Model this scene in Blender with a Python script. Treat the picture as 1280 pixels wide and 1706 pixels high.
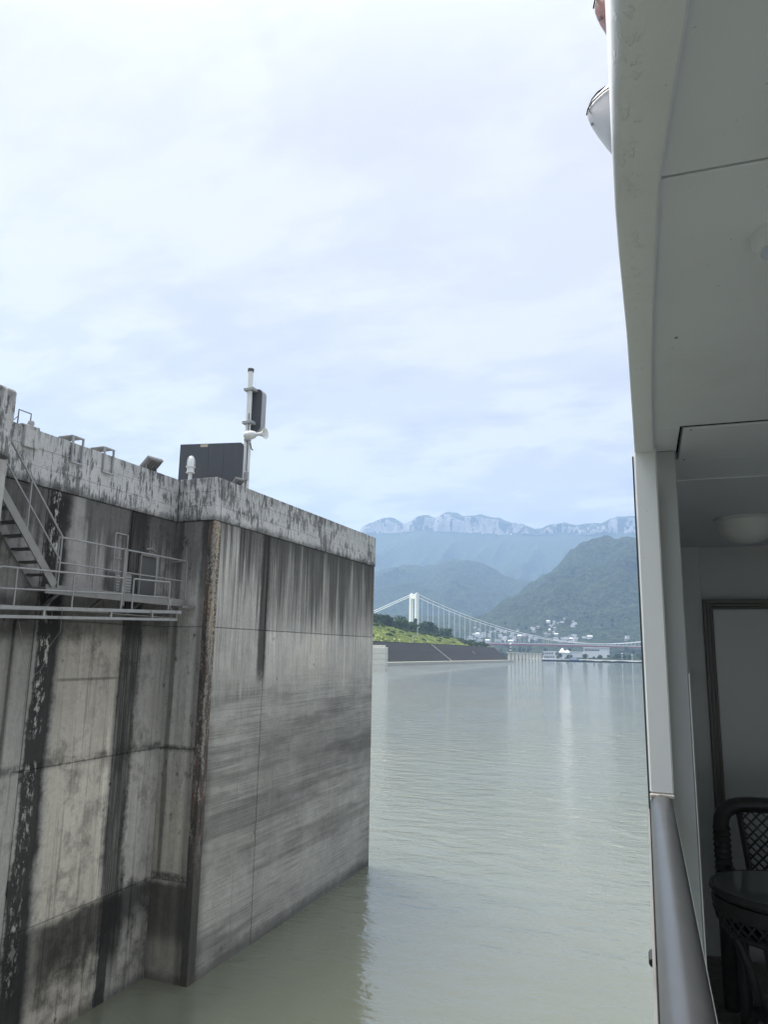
import bpy, bmesh, math, random
import numpy as np
from mathutils import Vector, Matrix

for o in list(bpy.data.objects):
    bpy.data.objects.remove(o)
S = bpy.context.scene
COL = S.collection
R = math.radians
rnd = random.Random(7)

# ------------------------------------------------------------------ camera
cam = bpy.data.cameras.new('camera')
cam_o = bpy.data.objects.new('camera', cam)
COL.objects.link(cam_o)
cam.sensor_fit = 'VERTICAL'; cam.sensor_height = 24.0; cam.lens = 24.0*1220/1706
cam.clip_start = .02; cam.clip_end = 30000
cam_o.matrix_world = Matrix(((0.92842918, 0.0537952, 0.36759398, 0),
                             (0.37111363, -0.17995651, -0.91098316, 0),
                             (0.01714441, 0.98220249, -0.18704101, 8.0),
                             (0, 0, 0, 1)))
S.camera = cam_o
S.render.engine = 'CYCLES'
S.cycles.use_denoising = True
S.cycles.max_bounces = 10
S.cycles.volume_bounces = 1
S.cycles.caustics_reflective = False
S.cycles.caustics_refractive = False
S.view_settings.view_transform = 'Standard'
S.view_settings.look = 'None'
S.view_settings.exposure = EXPO = 1.4
S.view_settings.gamma = 1.0
S.view_settings.use_curve_mapping = False

# ------------------------------------------------------------------ node helper
class K:
    """a socket that can be calculated with"""
    tree = None
    def __init__(self, s): self.s = s
    @staticmethod
    def node(t): return K.tree.nodes.new(t)
    @staticmethod
    def put(inp, v):
        if isinstance(v, K): K.tree.links.new(v.s, inp)
        else: inp.default_value = v
    @staticmethod
    def m(op, a, b=None, c=None, clamp=False):
        n = K.node('ShaderNodeMath'); n.operation = op; n.use_clamp = clamp
        for i, v in enumerate((a, b, c)):
            if v is not None: K.put(n.inputs[i], v)
        return K(n.outputs[0])
    def __add__(a, b): return K.m('ADD', a, b)
    __radd__ = __add__
    def __sub__(a, b): return K.m('SUBTRACT', a, b)
    def __rsub__(a, b): return K.m('SUBTRACT', b, a)
    def __mul__(a, b): return K.m('MULTIPLY', a, b)
    __rmul__ = __mul__
    def __truediv__(a, b): return K.m('DIVIDE', a, b)
    def __rtruediv__(a, b): return K.m('DIVIDE', b, a)
    def __pow__(a, b): return K.m('POWER', a, b)
def comb(x, y, z):
    n = K.node('ShaderNodeCombineXYZ')
    for i, v in enumerate((x, y, z)): K.put(n.inputs[i], v)
    return K(n.outputs[0])
def sep(v):
    n = K.node('ShaderNodeSeparateXYZ'); K.put(n.inputs[0], v)
    return [K(o) for o in n.outputs]
def noise(v, scale=1., detail=4., rough=.55, dist=0.):
    n = K.node('ShaderNodeTexNoise'); K.put(n.inputs['Vector'], v)
    n.inputs['Scale'].default_value = scale; n.inputs['Detail'].default_value = detail
    n.inputs['Roughness'].default_value = rough; n.inputs['Distortion'].default_value = dist
    return K(n.outputs['Fac'])
def sm(v, a, b):
    """0 at a, 1 at b, smooth"""
    n = K.node('ShaderNodeMapRange'); n.interpolation_type = 'SMOOTHSTEP'
    lo, hi, t0, t1 = (a, b, 0., 1.) if a < b else (b, a, 1., 0.)
    K.put(n.inputs['Value'], v)
    n.inputs['From Min'].default_value = lo; n.inputs['From Max'].default_value = hi
    n.inputs['To Min'].default_value = t0; n.inputs['To Max'].default_value = t1
    return K(n.outputs[0])
def mixc(f, a, b):
    n = K.node('ShaderNodeMix'); n.data_type = 'RGBA'
    K.put(n.inputs[0], f)
    for i, c in ((6, a), (7, b)):
        K.put(n.inputs[i], c if isinstance(c, K) else (*c, 1))
    return K(n.outputs[2])
def tint(val, c):
    """grey value times a colour"""
    return comb(val*c[0], val*c[1], val*c[2])
def position():
    return K(K.node('ShaderNodeNewGeometry').outputs['Position'])
def objpos():
    return K(K.node('ShaderNodeTexCoord').outputs['Object'])
def band(v, lo, hi, soft):
    return sm(v, lo-soft, lo+soft)*sm(v, hi+soft, hi-soft)
MATS = {}
def mat(name, col=(.5,.5,.5), rough=.6, metal=0., spec=None, build=None):
    if name in MATS: return MATS[name]
    m = bpy.data.materials.new(name); m.use_nodes = True
    K.tree = m.node_tree
    b = m.node_tree.nodes['Principled BSDF']
    b.inputs['Base Color'].default_value = (*col, 1)
    b.inputs['Roughness'].default_value = rough
    b.inputs['Metallic'].default_value = metal
    if spec is not None: b.inputs['Specular IOR Level'].default_value = spec
    if build: build(b)
    MATS[name] = m
    return m
def bump(b, h, strength=.5, dist=.02):
    n = K.node('ShaderNodeBump'); n.inputs['Strength'].default_value = strength
    n.inputs['Distance'].default_value = dist
    K.put(n.inputs['Height'], h)
    K.tree.links.new(n.outputs[0], b.inputs['Normal'])
def worn(name, col, rough=.5, metal=0., amt=.25, scale=6., bmp=.1, dirt=(.10,.09,.08), dirt_amt=.25):
    """paint or metal with mottling and grime"""
    def f(b):
        p = objpos()
        n = noise(p, scale, 6, .6); g = noise(p, scale*.35, 5, .65, .6)
        x, y, z = sep(p)
        st = noise(comb(x*scale*2, y*scale*2, z*scale*.15), 1, 4)
        c = mixc(n, tuple(v*(1-amt) for v in col), tuple(min(1, v*(1+amt)) for v in col))
        c = mixc(sm(g*.6+st*.4, .5, .68)*dirt_amt, c, dirt)
        K.put(b.inputs['Base Color'], c)
        K.put(b.inputs['Roughness'], rough + .25*(n-.5))
        bump(b, n, bmp, .01)
    return mat(name, col, rough, metal, build=f)

# ------------------------------------------------------------------ sky and sun
SUN_EL, SUN_AZ = R(61), R(-76)      # azimuth measured from +Y towards +X: high ahead, to the left, behind thin cloud
w = bpy.data.worlds.new('World'); S.world = w; w.use_nodes = True
K.tree = w.node_tree
bg = w.node_tree.nodes['Background']
sky = K.node('ShaderNodeTexSky'); sky.sky_type = 'NISHITA'; sky.sun_disc = False
sky.sun_elevation = SUN_EL; sky.sun_rotation = SUN_AZ
sky.air_density = 1.2; sky.dust_density = 2.5; sky.altitude = 100
d = K(K.node('ShaderNodeTexCoord').outputs['Generated'])
dx, dy, dz = sep(d)
up = K.m('MAXIMUM', dz, 0.)
q = 1.0/(up + .16)
pl = comb(dx*q, dy*q, 0.)
warp = noise(pl, 1.6, 4)
pw = comb(dx*q*.9 + warp*.5, dy*q*1.5 + warp*.4, .3)
c1 = noise(pw, 1.9, 10, .60)
c2 = noise(comb(dx*q*.8 + warp*.3, dy*q*1.6, 4.), 6., 9, .60, .3)
cl = sm(c1*.80 + c2*.28, .485, .60)
# an even overcast: dimmer towards the horizon, brighter overhead, blue-grey veil with paler banks of cloud
t1 = sm(up, .03, .62); t2 = sm(up, .60, 1.0)
veil = mixc(t2, mixc(t1, (2.62, 2.53, 2.48), (3.18, 3.10, 3.04)), (7.6, 7.8, 8.1))
lit = mixc(t2, mixc(t1, (3.52, 3.40, 3.28), (3.48, 3.40, 3.34)), (8.0, 8.1, 8.3))
cloud = mixc(cl, veil, lit)
shade = sm(noise(comb(dx*q*.8+3, dy*q*1.5, 9.), 3.4, 9, .62), .50, .62)*.7
cloud = mixc(shade*(1.-t2)*(1.-t1*.75), cloud, (2.22, 2.18, 2.20))
ns = K.node('ShaderNodeMix'); ns.data_type = 'RGBA'; ns.inputs[0].default_value = .93
K.tree.links.new(sky.outputs[0], ns.inputs[6]); K.put(ns.inputs[7], cloud)
K.tree.links.new(ns.outputs[2], bg.inputs['Color'])
bg.inputs['Strength'].default_value = .1
sun = bpy.data.lights.new('sun', 'SUN'); sun.energy = 2.8; sun.angle = R(50); sun.color = (1, .96, .9)
sun_o = bpy.data.objects.new('sun', sun); COL.objects.link(sun_o)
sv = Vector((math.sin(SUN_AZ)*math.cos(SUN_EL), math.cos(SUN_AZ)*math.cos(SUN_EL), math.sin(SUN_EL)))
sun_o.rotation_euler = sv.to_track_quat('Z', 'Y').to_euler()

# ------------------------------------------------------------------ mesh helper
class MB:
    def __init__(s): s.v = []; s.f = []
    def add(s, vs, fs):
        k = len(s.v); s.v += [tuple(float(c) for c in p) for p in vs]
        s.f += [tuple(i+k for i in f) for f in fs]; return s
    def box(s, x0, x1, y0, y1, z0, z1, ch=0.):
        x0, x1 = sorted((x0, x1)); y0, y1 = sorted((y0, y1)); z0, z1 = sorted((z0, z1))
        if ch <= 0:
            vs = [(x, y, z) for x in (x0, x1) for y in (y0, y1) for z in (z0, z1)]
            return s.add(vs, [(0,1,3,2),(4,6,7,5),(0,4,5,1),(2,3,7,6),(0,2,6,4),(1,5,7,3)])
        lo = (x0, y0, z0); hi = (x1, y1, z1); vs = []; ix = {}
        for sx in (0, 1):
            for sy in (0, 1):
                for sz in (0, 1):
                    sg = (sx, sy, sz)
                    for a in range(3):
                        p = []
                        for k in range(3):
                            e = hi[k] if sg[k] else lo[k]
                            if k != a: e += -ch if sg[k] else ch
                            p.append(e)
                        ix[sg, a] = len(vs); vs.append(p)
        fs = []
        for a in range(3):
            b, c = [k for k in range(3) if k != a]
            for t in (0, 1):
                loop = []
                for u, v in ((0,0),(1,0),(1,1),(0,1)):
                    g = [0]*3; g[a] = t; g[b] = u; g[c] = v; loop.append(ix[tuple(g), a])
                fs.append(tuple(loop))
            for u in (0, 1):
                for v in (0, 1):
                    g0 = [0]*3; g0[b] = u; g0[c] = v; g1 = list(g0); g1[a] = 1
                    fs.append((ix[tuple(g0), b], ix[tuple(g1), b], ix[tuple(g1), c], ix[tuple(g0), c]))
        for sg in {k[0] for k in ix}:
            fs.append((ix[sg, 0], ix[sg, 1], ix[sg, 2]))
        return s.add(vs, fs)
    def tube(s, pts, r, n=10, cap=True):
        pts = [Vector(p) for p in pts]; rs = r if isinstance(r, (list, tuple)) else [r]*len(pts)
        vs = []; fs = []; ref = None
        for i, p in enumerate(pts):
            t = (pts[min(i+1, len(pts)-1)] - pts[max(i-1, 0)]).normalized()
            if ref is None:
                ref = Vector((0, 0, 1)) if abs(t.z) < .9 else Vector((1, 0, 0))
            a = (ref - t*ref.dot(t)).normalized(); ref = a; b = t.cross(a)
            for k in range(n):
                an = 2*math.pi*k/n
                vs.append(p + a*math.cos(an)*rs[i] + b*math.sin(an)*rs[i])
        for i in range(len(pts)-1):
            for k in range(n):
                k2 = (k+1) % n
                fs.append((i*n+k, i*n+k2, (i+1)*n+k2, (i+1)*n+k))
        if cap:
            fs.append(tuple(range(n))); fs.append(tuple((len(pts)-1)*n+k for k in range(n)))
        return s.add(vs, fs)
    def bar(s, a, b, wx, wy):
        """rectangular bar between two points"""
        a, b = Vector(a), Vector(b); t = (b-a).normalized()
        ref = Vector((0, 0, 1)) if abs(t.z) < .9 else Vector((0, 1, 0))
        u = t.cross(ref).normalized()*wx/2; v = t.cross(u).normalized()*wy/2
        vs = [p + su*u + sv_*v for p in (a, b) for su, sv_ in ((-1,-1),(1,-1),(1,1),(-1,1))]
        return s.add(vs, [(0,1,2,3),(4,5,6,7),(0,1,5,4),(1,2,6,5),(2,3,7,6),(3,0,4,7)])
    def lathe(s, prof, c, n=24, axis='z', close=True):
        vs = []; fs = []
        for r, h in prof:
            for k in range(n):
                an = 2*math.pi*k/n; a, b = r*math.cos(an), r*math.sin(an)
                vs.append((c[0]+a, c[1]+b, c[2]+h) if axis == 'z' else (c[0]+h, c[1]+a, c[2]+b) if axis == 'x' else (c[0]+a, c[1]+h, c[2]+b))
        for i in range(len(prof)-1):
            for k in range(n):
                fs.append((i*n+k, i*n+(k+1) % n, (i+1)*n+(k+1) % n, (i+1)*n+k))
        if close:
            if prof[0][0] > 1e-4: fs.append(tuple(range(n)))
            if prof[-1][0] > 1e-4: fs.append(tuple((len(prof)-1)*n+k for k in range(n)))
        return s.add(vs, fs)
    def loft(s, rings, closed=True, cap=True):
        n = len(rings[0]); vs = [p for r in rings for p in r]; fs = []
        for i in range(len(rings)-1):
            for k in range(n if closed else n-1):
                k2 = (k+1) % n
                fs.append((i*n+k, i*n+k2, (i+1)*n+k2, (i+1)*n+k))
        if cap and closed:
            fs.append(tuple(range(n))); fs.append(tuple((len(rings)-1)*n+k for k in range(n)))
        return s.add(vs, fs)
    def mesh(s, name, m, smooth=False):
        me = bpy.data.meshes.new(name); me.from_pydata(s.v, [], s.f)
        bm = bmesh.new(); bm.from_mesh(me)
        bmesh.ops.recalc_face_normals(bm, faces=bm.faces[:]); bm.to_mesh(me); bm.free()
        if m: me.materials.append(m)
        if smooth:
            me.polygons.foreach_set('use_smooth', [True]*len(me.polygons))
            try: me.set_sharp_from_angle(angle=R(40))
            except Exception: pass
        return me
    def build(s, name, m, parent=None, smooth=False):
        return link(name, s.mesh(name, m, smooth), parent)
ABSINV = {}
def link(name, me, parent=None, loc=None):
    o = bpy.data.objects.new(name, me); COL.objects.link(o)
    if parent is not None:
        o.parent = parent
        if parent.name in ABSINV: o.matrix_parent_inverse = ABSINV[parent.name]
    if loc is not None: o.location = loc
    return o
def tag(o, label=None, cat=None, group=None, kind=None):
    if label: o['label'] = label
    if cat: o['category'] = cat
    if group: o['group'] = group
    if kind: o['kind'] = kind
    return o
def thing(name, label, cat, loc=(0,0,0), rz=0., group=None):
    o = bpy.data.objects.new(name, None); COL.objects.link(o)
    o.location = loc; o.rotation_euler = (0, 0, rz); o.empty_display_size = .2
    return tag(o, label, cat, group)
def placed(name, label, cat, base, group=None):
    """a thing whose parts are written in world coordinates; its Empty stands at the base"""
    o = thing(name, label, cat, base, 0., group)
    ABSINV[o.name] = Matrix.Translation(-Vector(base))
    return o
def copy_tree(o, parent=None):
    c = o.copy(); COL.objects.link(c); c.parent = parent
    for ch in list(o.children): copy_tree(ch, c)
    return c
# ------------------------------------------------------------------ water
def water_mat(b):
    p = position(); x, y, z = sep(p)
    a = noise(comb(x*.55, y*1.0, 0.), .85, 6, .58, .4)
    c = noise(comb(x*.7, y*1.2, 5.), 3.4, 4, .6, .2)
    patch = sm(noise(comb(x, y, 1.), .022, 3), .38, .62)
    calm = sm(y, 14., 46.)*.72 + .28
    n = K.node('ShaderNodeBump'); n.inputs['Strength'].default_value = 1.
    n.inputs['Distance'].default_value = 1.
    K.put(n.inputs['Height'], (a*.36 + c*.085)*(.45 + .55*patch)*calm)
    K.tree.links.new(n.outputs[0], b.inputs['Normal'])
    mud = noise(comb(x*.5, y*.25, 2.), .09, 5, .6, 1.2)
    K.put(b.inputs['Base Color'], mixc(mud, (.118,.130,.094), (.152,.163,.124)))
    b.inputs['IOR'].default_value = 2.0
MW = mat('river_water', (.17,.18,.14), .03, build=water_mat)
me = MB().add([(-7800,-2800,0),(5800,-2800,0),(5800,8800,0),(-7800,8800,0)], [(0,1,2,3)]).mesh('water', MW)
tag(link('water', me), kind='structure')

# ------------------------------------------------------------------ concrete of the lock
CT = (1., .985, .945)
def uv_wall():
    p = position(); x, y, z = sep(p)
    return p, x, y, z, x + y
def crackle(p, s):
    n = noise(p, s, 7, .6, .8)
    return sm(K.m('ABSOLUTE', n-.5), .012, .0)
def holes(p, s):
    n = K.node('ShaderNodeTexVoronoi'); K.put(n.inputs['Vector'], p); n.inputs['Scale'].default_value = s
    return sm(K(n.outputs['Distance']), .10, .05)
def pier_face(b):
    p, x, y, z, u = uv_wall()
    big = noise(p, .45, 5, .6); fine = noise(p, 11., 9, .75); mid = noise(p, 2.2, 7, .7)
    stF = noise(comb(u*7., 0., z*.13), 1, 8, .72); stM = noise(comb(u*1.7, 3., z*.07), 1, 6, .65)
    stX = noise(comb(u*26., 0., z*.35), 1, 6, .7)
    sc = noise(comb(u*.085, 1., z*5.2), 1, 9, .70); sc2 = noise(comb(u*.22, 2., z*20.), 1, 7, .68)
    scb = noise(comb(u*.13, 5., z*1.0), 1, 6, .60)
    low = sm(z + (stF-.5)*2.2, 7.6, 6.4); hi = 1. - low
    v = .36 + .22*(big-.5) + .22*(fine-.5) + .16*(mid-.5)
    # run-off stain from under the parapet
    nearc = sm(y, 18.3, 16.8)
    m_top = sm(stM*.70 + stF*.45 + (z-10.0)*.060 - nearc*.10, .52, .62)*sm(z, 7.0, 9.4)
    run_f = sm(stX*.55 + stF*.45, .47, .55)*sm(z, 6.4, 8.2)
    v = v*(1. - .60*m_top)*(1. - .34*run_f)
    upper = sm(y, 19.12, 19.25)*sm(z + (stX-.5)*.25, 8.30, 8.62)*sm(z + (stF-.5)*2.4, 8.2, 9.6); v = v*(1. - .40*upper)
    lip = sm(z, 8.56, 8.50)*sm(z + (stF-.5)*2.2, 7.2, 8.3)*sm(y, 19.1, 19.3); v = v*(1. + .18*lip)
    v = v*(1. - .30*sm(z + (stF-.5)*1.5, 10.6, 11.4))
    pale = sm(noise(comb(u*3.1, 8., z*.14), 1, 6, .66), .54, .66)*hi
    v = v*(1.+.34*pale)
    runs = sm(noise(comb(u*2.6, 11., z*.05), 1, 5, .62), .57, .62)*sm(z + (stF-.5)*3. + (stX-.5)*1.2, 9.0, 10.4); v = v*(1. - .62*runs)
    # fender scrapes, level with the water
    scr = sm(sc*.7 + sc2*.3, .475, .535)*low; lay = sm(scb + (fine-.5)*.12, .46, .60)*low; hair = sm(sc2, .52, .57)*low
    pm = sm(noise(p, .75, 5, .6), .40, .60); scr = scr*(.25 + .75*pm); hair = hair*(.3 + .7*pm); v = v + low*(mid-.5)*.10
    chips = sm(noise(p, 5.5, 6, .7), .66, .70)*low; v = v*(1. - .35*chips)
    thin = noise(comb(u*.36, 4., z*42.), 1, 5, .65)
    v = v*(1. - .18*low)*(1. - .17*scr)*(1. - .36*lay)*(1. - .17*hair)*(1. - .18*sm(thin, .53, .57)*low)
    belt = band(z + (sc-.5)*2.2, 3.7, 5.6, .5)*sm(y, 17.6, 20.5)
    v = v*(1. - .30*belt)
    bright = sm(noise(comb(u*.8, 7., z*30.), 1, 4, .6), .67, .72)*low*sm(mid, .48, .58)
    v = v + .22*bright
    # black run beside the expansion joint
    jn = K.m('ABSOLUTE', y - 19.0 - (stM-.5)*.35)
    run = sm(jn + (fine-.5)*.16 + (mid-.5)*.14, .32, .12)*sm(z + (fine-.5)*1.4, 6.7, 7.5)
    v = v*(1. - .84*run)
    edge = sm(y + (mid-.5)*.3, 16.95, 16.35)*sm(z + (mid-.5)*2, 8.5, 3.5)
    v = v*(1.-.70*edge)
    board = sm(K.m('ABSOLUTE', K.m('FRACT', y*.52 + .1)-.5), .012, .004)*sm(mid, .40, .55)
    v = v*(1.-.22*board)
    bh = holes(p, 1.3)*sm(noise(p, .8, 2), .53, .60)
    v = v*(1.-.45*bh)
    cr = crackle(p, .55)*sm(big, .58, .66)*.5; v = v*(1.-.35*cr)
    wet = sm(z + (mid-.5)*.3, .48, .10); v = v*(1.-.55*wet)
    col = mixc(low*.5, tint(v, (1., .985, .935)), tint(v, (.99, .995, .95)))
    col = mixc(sm(big, .5, .7)*.35*hi, col, tint(v, (1.08, .98, .82)))
    K.put(b.inputs['Base Color'], col)
    bump(b, fine*.6 + mid*.6 + scr*.35 - cr*.5 - bh*.6 - board*.3, .6, .02)
def back_wall(b):
    p, x, y, z, u = uv_wall()
    big = noise(p, .55, 5, .6); fine = noise(p, 11., 9, .75); mid = noise(p, 2.6, 8, .72)
    stF = noise(comb(u*8., 0., z*.16), 1, 8, .72); stM = noise(comb(u*2.2, 3., z*.09), 1, 6, .66)
    stX = noise(comb(u*26., 0., z*.45), 1, 6, .7)
    v = .41 + .20*(big-.5) + .24*(fine-.5) + .26*(mid-.5) + .30*(stM-.5) + .18*(stX-.5)
    warm = band(y, 12.6, 14.5, .15)
    v = v*(1.-.20*(1.-warm))*(1.-.30*sm(z, 4.6, 7.2))
    lowp = noise(comb(u*.6, 2., z*.5), 1, 6, .7); v = v*(1.-.42*sm(lowp, .50, .64))
    # grey run-off above the gangway
    top = sm(stM*.55 + stF*.5 + (z-10.2)*.13, .44, .62)*sm(z, 8.2, 9.6)
    paleS = band(y + (stF-.5)*.25, 12.60, 12.95, .10)
    v = v*(1.-.68*top*(1.-.75*paleS))
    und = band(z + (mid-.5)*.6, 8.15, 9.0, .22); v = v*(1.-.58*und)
    blot = sm(mid*.6+big*.5, .56, .68); v = v*(1.-.42*blot)
    strk = sm(stF*.6+stX*.4, .52, .58); v = v*(1.-.34*strk)
    # ledge of grime along the lift joints
    jl = sm(K.m('ABSOLUTE', z - 5.50 - (mid-.5)*.12), .16, .03)*sm(fine*.5+mid*.5, .42, .55)
    jl2 = sm(K.m('ABSOLUTE', z - 7.26 - (mid-.5)*.03), .05, .01)*warm
    v = v*(1.-.6*jl)*(1.-.5*jl2)
    # black weeping bands
    drift = noise(comb(u*.15, 4., z*.42), 1, 5, .6)-.5
    wob = (mid-.5)*.26 + (big-.5)*.12 + (fine-.5)*.14 + (stF-.5)*.12 + drift*.55
    b1 = sm(y+wob, 11.86, 11.94)*sm(y+wob*.9, 12.62, 12.42)*sm(z, 11.6, 11.2)
    b2 = sm(y+wob+(z-5.)*.012, 14.42, 14.60)*sm(y+wob*1.3, 15.30, 15.10)*sm(z, .1, 1.2)
    b2b = sm(y+wob*.5, 14.56, 14.60)*sm(y+wob*.5, 14.94, 14.88)*sm(z, 2.6, 2.2)
    blk = K.m('MAXIMUM', K.m('MAXIMUM', b1*.95, b2*.90*(.62+.38*sm(stX, .38, .52))), b2b*.92)
    fl_n = noise(comb(u*9., 2., z*3.4), 1, 9, .75)
    flake = sm(fl_n, .51, .56)*band(y+wob*.6, 11.99, 12.27, .05)*sm(noise(comb(0., 3., z*.8), 1, 2), .40, .52)
    rim = sm(fl_n, .54, .60)*band(y+wob, 15.04, 15.22, .05)*sm(z, 2.0, 2.6)
    v = v*(1.-.955*blk)
    v = K.m('MAXIMUM', v, flake*.36); v = v*(1.-.8*rim)
    paleE = band(y+wob*.6, 14.30, 14.42, .03)*sm(z, 1.0, 1.6)*sm(z, 6.8, 5.8); v = v*(1.+.30*paleE)
    # grimy foot under the lowest lift
    ft = sm(z + (mid-.5)*.7 + (big-.5)*1.0, 2.42, 2.15)*sm(z + (mid-.5)*1.6 + (y-14.)*-.25, .35, 1.55)*sm(y, 11.7, 13.2)
    ft2 = sm(mid*.5 + stF*.3 + big*.4, .5, .66)*sm(z, 2.4, 2.0)
    v = v*(1.-.82*ft)*(1.-.5*ft2)
    cr = crackle(p, .7)*sm(big, .56, .64)*.5; bh = holes(p, 1.7)*sm(noise(p, 1.2, 2), .50, .58)
    v = v*(1.-.45*cr)*(1.-.6*bh)
    wet = sm(z + (mid-.5)*.2, .28, .05); v = v*(1.-.45*wet)
    col = mixc(warm*(1.-blk)*sm(z, 8.8, 7.8), tint(v, (1., .985, .95)), tint(v, (1.06, 1., .89)))
    K.put(b.inputs['Base Color'], col)
    bump(b, fine*.6 + mid*.8 + flake*.9 - cr*.5 - bh*.8 - jl*.6, .7, .025)
def return_face(b):
    p, x, y, z, u = uv_wall()
    big = noise(p, .8, 5, .6); fine = noise(p, 11., 9, .75); mid = noise(p, 3.2, 8, .72)
    stF = noise(comb(u*8., 0., z*.16), 1, 8, .72); stM = noise(comb(u*3.4, 3., z*.09), 1, 6, .66)
    v = .33 + .18*(big-.5) + .24*(fine-.5) + .50*(stM-.5) + .20*(mid-.5) + .20*(stF-.5)
    top = sm(stM*.4 + stF*.5 + (z-9.8)*.14, .38, .58)*sm(z, 7.8, 9.4)
    v = v*(1.-.64*top)
    spots = sm(noise(comb(u*5., 0., z*2.), 1, 8, .72), .57, .63)*sm(z, 2.2, 3.); v = v*(1.-.6*spots)
    st = band(x + (stF-.5)*.3, -12.62, -12.48, .04)*sm(z, 2.2, 2.6); v = v*(1.-.55*st)
    jl = sm(K.m('ABSOLUTE', z - 5.46 - (mid-.5)*.16), .10, .02)*sm(fine*.5+mid*.5, .42, .52) ; v = v*(1.-.7*jl)
    jl2 = sm(K.m('ABSOLUTE', z - 2.36 - (mid-.5)*.2), .16, .03)*sm(fine*.5+mid*.5, .42, .54) ; v = v*(1.-.75*jl2)
    foot = sm(z + (mid-.5)*.3, 2.34, 2.14)*(.5 + .5*sm(z + (mid-.5)*.6, .7, 1.2))
    v = v*(1.-.76*foot)
    rag = sm(x + (mid-.5)*.30 + (fine-.5)*.16, -11.92, -11.80)*(.45 + .4*sm(z, 9.0, 9.8)); v = v*(1.-.8*rag)
    inner = sm(x, -12.55, -12.72)*.35; v = v*(1.-inner*sm(fine, .3, .6))
    wet = sm(z + (mid-.5)*.2, .28, .05); v = v*(1.-.45*wet)
    col = mixc(sm(z, 6.5, 3.)*.7, tint(v, (1., .98, .93)), tint(v, (1.06, .99, .84)))
    K.put(b.inputs['Base Color'], col)
    bump(b, fine*.6 + mid*.8 - spots*.6 - jl2*.6, .7, .025)
def parapet(b):
    p, x, y, z, u = uv_wall()
    big = noise(p, .9, 5, .6); fine = noise(p, 12., 8, .7); mid = noise(p, 3., 7, .65)
    v = .40 + .20*(big-.5) + .22*(fine-.5)
    dr = noise(comb(u*13., 2., z*1.7), 1, 9, .72); dr2 = noise(comb(u*4.5, 7., z*2.6), 1, 9, .74, .4)
    patch = sm(noise(comb(u*.6, 1., z*.5), 1, 3, .5), .36, .62)
    flk = sm(dr*.6 + dr2*.45 + (patch-.5)*.09, .535, .575)
    v = v*(1. - .66*flk)
    topr = sm(noise(comb(u*10., 4., z*.6), 1, 5, .6) + (z-12.5)*.35, .46, .60)*sm(z, 12.0, 12.45); v = v*(1.-.45*topr)
    ft = sm(z + (mid-.5)*.45 + (dr-.5)*.35, 11.60, 11.40); v = v*(1.-.62*ft)
    cr = crackle(p, .9); v = v*(1.-.4*cr*sm(mid, .45, .6))
    K.put(b.inputs['Base Color'], tint(v, (.99, 1., .99)))
    bump(b, fine*.5 + mid*.6 - flk*.5 - cr*.4, .6, .02)
def rusty(b):
    p, x, y, z, u = uv_wall()
    n = noise(comb(x*5., y*5., z*1.3), 1, 9, .72); f = noise(p, 18., 8, .72); s = noise(comb(x*14., y*14., z*.6), 1, 7, .7)
    c = mixc(sm(n, .38, .6), (.026,.025,.025), (.085,.068,.056))
    c = mixc(sm(s*.55+f*.45, .52, .60)*sm(z, 3.6, 7.0)*sm(z, 11.2, 9.6)*.5, c, (.25,.20,.155))
    c = mixc(sm(x + (n-.5)*.22 + (s-.5)*.10, -11.54, -11.50)*sm(z, 7.0, 9.0)*sm(f*.6+s*.4, .44, .54), c, (.36,.31,.24))
    c = mixc(sm(f*.5+n*.5, .52, .60)*sm(z, 2.5, 4.5)*.75, c, (.13,.055,.036))
    c = mixc(sm(z + (n-.5)*4., 4., 1.8)*.85*(1.-.6*sm(f*.6+n*.4, .48, .58)), c, (.045,.047,.046))
    gap = sm(noise(comb(x*4., y*4., z*.9), 1, 8, .74)*.7 + f*.3, .515, .56)*sm(z, 2.0, 4.0)
    c = mixc(gap*.8, c, tint(.12 + .22*f, (1., .98, .92)))
    K.put(b.inputs['Base Color'], c)
    bump(b, f+n*2., 1., .03)
def mass(b):
    p = position(); n = noise(p, 4., 7, .65)
    K.put(b.inputs['Base Color'], tint(.09+.1*n, (1., .98, .93)))
def plain_face(b):
    p, x, y, z, u = uv_wall()
    big = noise(p, .6, 5, .6); fine = noise(p, 11., 9, .75); mid = noise(p, 2.6, 8, .7)
    st = noise(comb(u*7., 0., z*.15), 1, 8, .7)
    v = .33 + .16*(big-.5) + .2*(fine-.5) + .2*(mid-.5) + .2*(st-.5)
    v = v*(1.-.55*sm(st*.5 + mid*.3 + (z-10.6)*.12, .44, .60)*sm(z, 8.8, 10.2))
    K.put(b.inputs['Base Color'], tint(K.m('MAXIMUM', v, .05), (1., .985, .95)))
    bump(b, fine*.6 + mid*.7, .6, .02)
M_PLAIN = mat('plain_concrete', rough=.9, build=plain_face)
M_PIER = mat('pier_concrete', rough=.9, build=pier_face)
M_BACK = mat('wall_concrete', rough=.9, build=back_wall)
M_RET = mat('return_concrete', rough=.9, build=return_face)
M_PAR = mat('parapet_concrete', rough=.9, build=parapet)
M_RUST = mat('rusted_steel', rough=.85, build=rusty)
M_CORE = mat('joint_concrete', rough=.95, build=mass)
XF, XB, YR, YE = -11.48, -12.743, 16.30, 27.52
LIFTS = [-2.5, 2.3, 5.45, 8.55, 11.40]
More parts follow.
